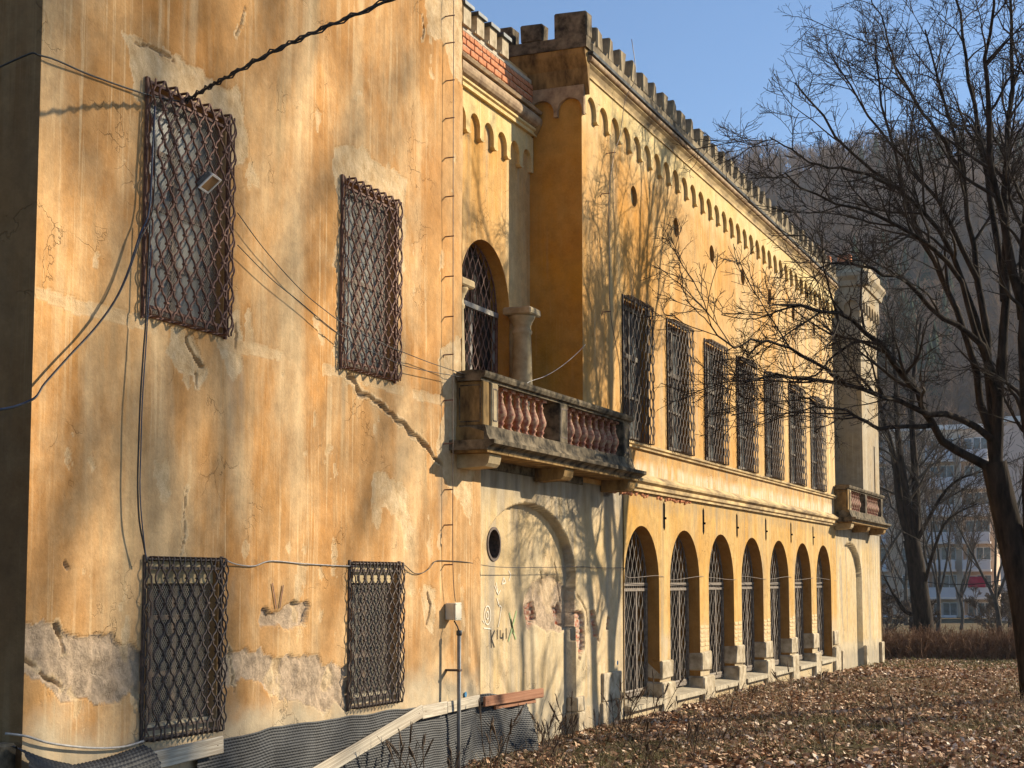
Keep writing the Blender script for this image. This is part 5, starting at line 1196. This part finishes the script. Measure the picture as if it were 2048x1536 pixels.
def forest():
    rng=np.random.default_rng(5); vars_=[]
    for k in range(7):
        r=np.random.default_rng(500+k); st=np.array([[[0,0,-1.0],[r.normal(0,0.2),r.normal(0,0.2),2.6],[r.normal(0,0.6),r.normal(0,0.6),7.2]]]); Rr=np.array([[0.17,0.13,0.05]])
        g=grow(st,Rr,[dict(m=14,t0=0.30,ang=(0.45,1.25),len=(2.2,4.2),n=4,wob=0.14,up=0.10,rr=0.6,rmax=0.065,rmin=0.04,s=3),
                      dict(m=3.2,t0=0.3,ang=(0.4,1.1),len=(0.9,2.0),n=2,wob=0.12,up=0.06,rr=0.8,rmax=0.045,rmin=0.034,s=3)],r)
        vars_.append(pack([(st,Rr,3)]+g))
    n=3000; k=rng.uniform(-0.34,0.06,n*3); y=205+400*rng.random(n*3)**0.8; x=7.8+k*y; 
    x=np.concatenate([x[:n],7.8+rng.uniform(-0.34,0.06,300)*570]); y=np.concatenate([y[:n],rng.uniform(555,590,300)])
    z=hz(x,y); Vs=[];Fs=[];b=0
    for i in range(len(x)):
        V,F=vars_[i%7]; a=rng.uniform(0,2*PI); s=rng.uniform(0.65,1.30)*(1.25 if y[i]>553 else 1.0); c,sn=math.cos(a)*s,math.sin(a)*s
        W=np.stack([V[:,0]*c-V[:,1]*sn+x[i],V[:,0]*sn+V[:,1]*c+y[i],V[:,2]*s+z[i]],1); Vs.append(W); Fs+= [f+b for f in F]; b+=len(V)
    o=link(bpy.data.objects.new('hill_forest',np_mesh('hill_forest',np.concatenate(Vs),[np.concatenate(Fs)],M['twig_hill'],False)))
    tag(o,'bare brown winter forest covering the hill behind the palace','forest',kind='stuff')
    # dark spruces in patches
    Vs=[];Fs=[];b=0
    for i in range(420):
        kk=rng.uniform(-0.30,-0.05); yy=rng.uniform(300,520); xx=7.8+kk*yy
        if vnoise(np.array([xx*0.02+7]),np.array([yy*0.02]))[0]<0.55: continue
        zz=hz(np.array([xx]),np.array([yy]))[0]; h=rng.uniform(7,12)
        for L in range(5):
            zb=h*(0.12+0.17*L); rad=h*0.20*(1-L/5.5); m=9; a=np.arange(m)*2*PI/m+rng.uniform(0,1); rr=rad*rng.uniform(0.7,1.2,m)
            ring=np.stack([xx+rr*np.cos(a),yy+rr*np.sin(a),np.full(m,zz+zb)+rng.normal(0,0.2,m)],1); Vs.append(np.vstack([ring,[[xx,yy,zz+zb+h*0.30]]]))
            q=np.arange(m); Fs.append(np.stack([q,(q+1)%m,np.full(m,m)],1)+b); b+=m+1
    o=link(bpy.data.objects.new('spruce_patches',np_mesh('spruce_patches',np.concatenate(Vs),[np.concatenate(Fs)],M['evergreen'],False)))
    tag(o,'dark spruces scattered in patches among the bare hill forest','forest',kind='stuff')
forest()
# ------------------------------------------------------------------ leaf litter, dry grass, weeds
def litter():
    rng=np.random.default_rng(19)
    N1,N2,N3=74000,34000,9000
    x=np.concatenate([rng.uniform(0.05,9.5,N1),rng.uniform(0.05,8.5,N2),rng.uniform(-1,8,N3)]); y=np.concatenate([16+14*rng.random(N1)**0.9,rng.uniform(29,52,N2),rng.uniform(50,60,N3)])
    s=np.concatenate([rng.uniform(0.018,0.048,N1)*rng.choice([0.8,1.0,1.35],N1),rng.uniform(0.028,0.058,N2),rng.uniform(0.04,0.07,N3)])
    dens=fbm(x*0.7+3,y*0.7,4); keep=(dens+0.10*np.exp(-x/0.5)>0.40+0.16*rng.random(len(x))-0.14*(rng.random(len(x))<0.35)); x,y,s=x[keep],y[keep],s[keep]; n=len(x)
    z=gz(x,y)+rng.uniform(0.004,0.055,n)
    a=rng.uniform(0,2*PI,n); tl=rng.normal(0,0.55,n); rl=rng.normal(0,0.55,n); curl=rng.uniform(-0.1,0.7,n)
    e1=np.stack([np.cos(a)*np.cos(tl),np.sin(a)*np.cos(tl),np.sin(tl)],1); up=np.stack([np.sin(rl)*np.sin(a),-np.sin(rl)*np.cos(a),np.cos(rl)],1)
    e2=np.cross(up,e1); e2/=np.linalg.norm(e2,axis=1,keepdims=True)+1e-9; nn=np.cross(e1,e2)
    c=np.stack([x,y,z],1)[:,None,:]
    prof=np.array([(-1,0,0.3),(-0.35,0.62,1.0),(0.35,0.55,0.8),(1.05,0.0,0.3),(0.35,-0.55,0.8),(-0.35,-0.62,1.0)])
    L=(prof[None,:,0,None]*e1[:,None,:]+prof[None,:,1,None]*e2[:,None,:]+(prof[None,:,2]*curl[:,None])[:,:,None]*nn[:,None,:]*0.55)*s[:,None,None]
    V=(c+L).reshape(-1,3); b=(np.arange(n)*6)[:,None]
    F=np.concatenate([b+np.array([[0,1,5]]),b+np.array([[2,3,4]])]); Q=b+np.array([[1,2,4,5]])
    tag(link(bpy.data.objects.new('leaf_litter',np_mesh('leaf_litter',V,[F,Q],M['leaf'],False))),'fallen brown leaves covering the ground beside the palace','leaves',kind='stuff')
litter()
def blades(name,mat,n,xr,yr,hr,label,cat,seed,bend=0.5,w=0.004,dens_t=0.4,ypow=1.0):
    rng=np.random.default_rng(seed); x=rng.uniform(*xr,n); y=yr[0]+(yr[1]-yr[0])*rng.random(n)**ypow
    k=fbm(x*0.9+50,y*0.9+20,3)>dens_t; x,y=x[k],y[k]; n=len(x); z=gz(x,y); h=rng.uniform(*hr,n)
    d=np.stack([rng.normal(0,bend,n),rng.normal(0,bend,n),np.ones(n)],1); d/=np.linalg.norm(d,axis=1,keepdims=True)
    P=sweep(np.stack([x,y,z],1),d,h,4,rng,0.22,-0.10); Rr=np.tile(np.array([1,0.8,0.6,0.25])*w,(n,1))*(1+0.02*y[:,None])
    V,F=tubes(P,Rr,3); tag(link(bpy.data.objects.new(name,np_mesh(name,V,[F],mat,True))),label,cat,kind='stuff')
blades('dry_grass',M['straw'],9000,(0.05,9),(16,34),(0.08,0.42),'dry straw coloured grass stalks among the fallen leaves','grass',41,0.75,0.0028,0.42,0.8)
blades('green_grass',M['grass'],26000,(0.2,9.5),(15.5,25),(0.04,0.14),'short olive green grass showing through the leaves at the front','grass',42,0.6,0.0032,0.44,1.5)
blades('lawn_grass',M['grass'],9000,(-3,9),(44,60),(0.06,0.2),'short faded grass at the foot of the hedge','grass',43,0.5,0.006,0.35)
def fallen_twigs():
    rng=np.random.default_rng(90); n=700; x=rng.uniform(0.1,9,n); y=16+22*rng.random(n); z=gz(x,y)+rng.uniform(0.01,0.05,n); a=rng.uniform(0,6.28,n)
    d=np.stack([np.cos(a),np.sin(a),rng.normal(0,0.12,n)],1); P=sweep(np.stack([x,y,z],1),d,rng.uniform(0.15,0.8,n),5,rng,0.14,0.0); P[:,:,2]=np.maximum(P[:,:,2],gz(P[:,:,0],P[:,:,1])+0.008)
    V,F=tubes(P,np.tile(np.linspace(0.006,0.002,5),(n,1)),4); tag(link(bpy.data.objects.new('fallen_twigs',np_mesh('fallen_twigs',V,[F],M['bark'],True))),'thin fallen twigs scattered over the leaf litter','twigs',kind='stuff')
fallen_twigs()
def weeds():
    rng=np.random.default_rng(63); meshes=[]
    for k in range(6):
        r=np.random.default_rng(600+k); H=r.uniform(0.45,0.85); ns=r.integers(2,4)
        st=np.zeros((ns,3)); st[:,:2]=r.normal(0,0.03,(ns,2)); d=np.stack([r.normal(0,0.22,ns),r.normal(0,0.22,ns),np.ones(ns)],1); d/=np.linalg.norm(d,axis=1,keepdims=True)
        P=sweep(st,d,H*r.uniform(0.7,1.0,ns),8,r,0.07,0.0); Rr=np.tile(np.linspace(0.006,0.003,8),(ns,1))
        g=[(P,Rr,4)]+grow(P,Rr,[dict(m=5,t0=0.35,ang=(0.4,0.9),len=(0.08,0.2),n=4,wob=0.15,up=0.03,rr=0.7,rmax=0.004,rmin=0.0025,s=3)],r)
        T=P[:,-3:,:]; g.append((np.concatenate([T,T+r.normal(0,0.01,T.shape)]),np.tile(np.array([0.005,0.009,0.003]),(2*ns,1)),5))
        V,F=pack(g); meshes.append(np_mesh('weed',V,F,M['weed'],True))
    spots=[]
    while len(spots)<46:
        y=16.8+15*rng.random()**1.7; x=rng.uniform(0.12,2.8) if rng.random()<0.7 else rng.uniform(0.2,8)
        spots.append((x,y))
    spots+=[(rng.uniform(0.30,0.75),rng.uniform(14.2,17.6)) for _ in range(7)]+[(rng.uniform(0.12,0.5),rng.uniform(18.6,24.5)) for _ in range(16)]
    for i,(x,y) in enumerate(spots):
        o=inst('dead_weed',meshes[i%6],None,(x,y,float(gz(x,y))-0.01),(rng.normal(0,0.1),rng.normal(0,0.1),rng.uniform(0,6.28)),(1,1,1)); s=rng.uniform(0.6,1.25)*(1.2 if y<17.6 and x<0.8 else 1.0); o.scale=(s,s,s)
        lab=('dry brown weed stalk standing in front of the dimpled membrane' if y<17.7 and x<0.9 else
             'dry brown weed stalk growing at the foot of the pale wall below the balcony' if x<0.9 and y<23.4 else
             'dry brown weed stalk growing at the foot of the arcade' if x<0.9 else
             'dry brown weed stalk standing in the nearest leaf litter at the bottom of the picture' if y<20.5 else
             'dry brown weed stalk standing out on the leafy lawn')
        tag(o,lab,'plant','dead weed stalks '+('by the membrane' if 'membrane' in lab else 'by the pale wall' if 'pale wall' in lab else 'by the arcade' if 'arcade' in lab else 'at the front' if 'nearest' in lab else 'on the lawn'))
weeds()
# ------------------------------------------------------------------ haze
HAZE=0.00018
k=NT('haze'); k.t.nodes.remove(k.p); pv=k.n('ShaderNodeVolumePrincipled'); pv.inputs['Density'].default_value=HAZE; pv.inputs['Color'].default_value=(0.80,0.88,1.0,1); pv.inputs['Anisotropy'].default_value=0.2
k.l(pv.outputs[0],k.o.inputs['Volume'])
hb=MB().box(-450,450,-130,900,-30,185).build('haze',k.m); tag(hb,'thin bluish winter haze filling the valley air','haze',kind='stuff')
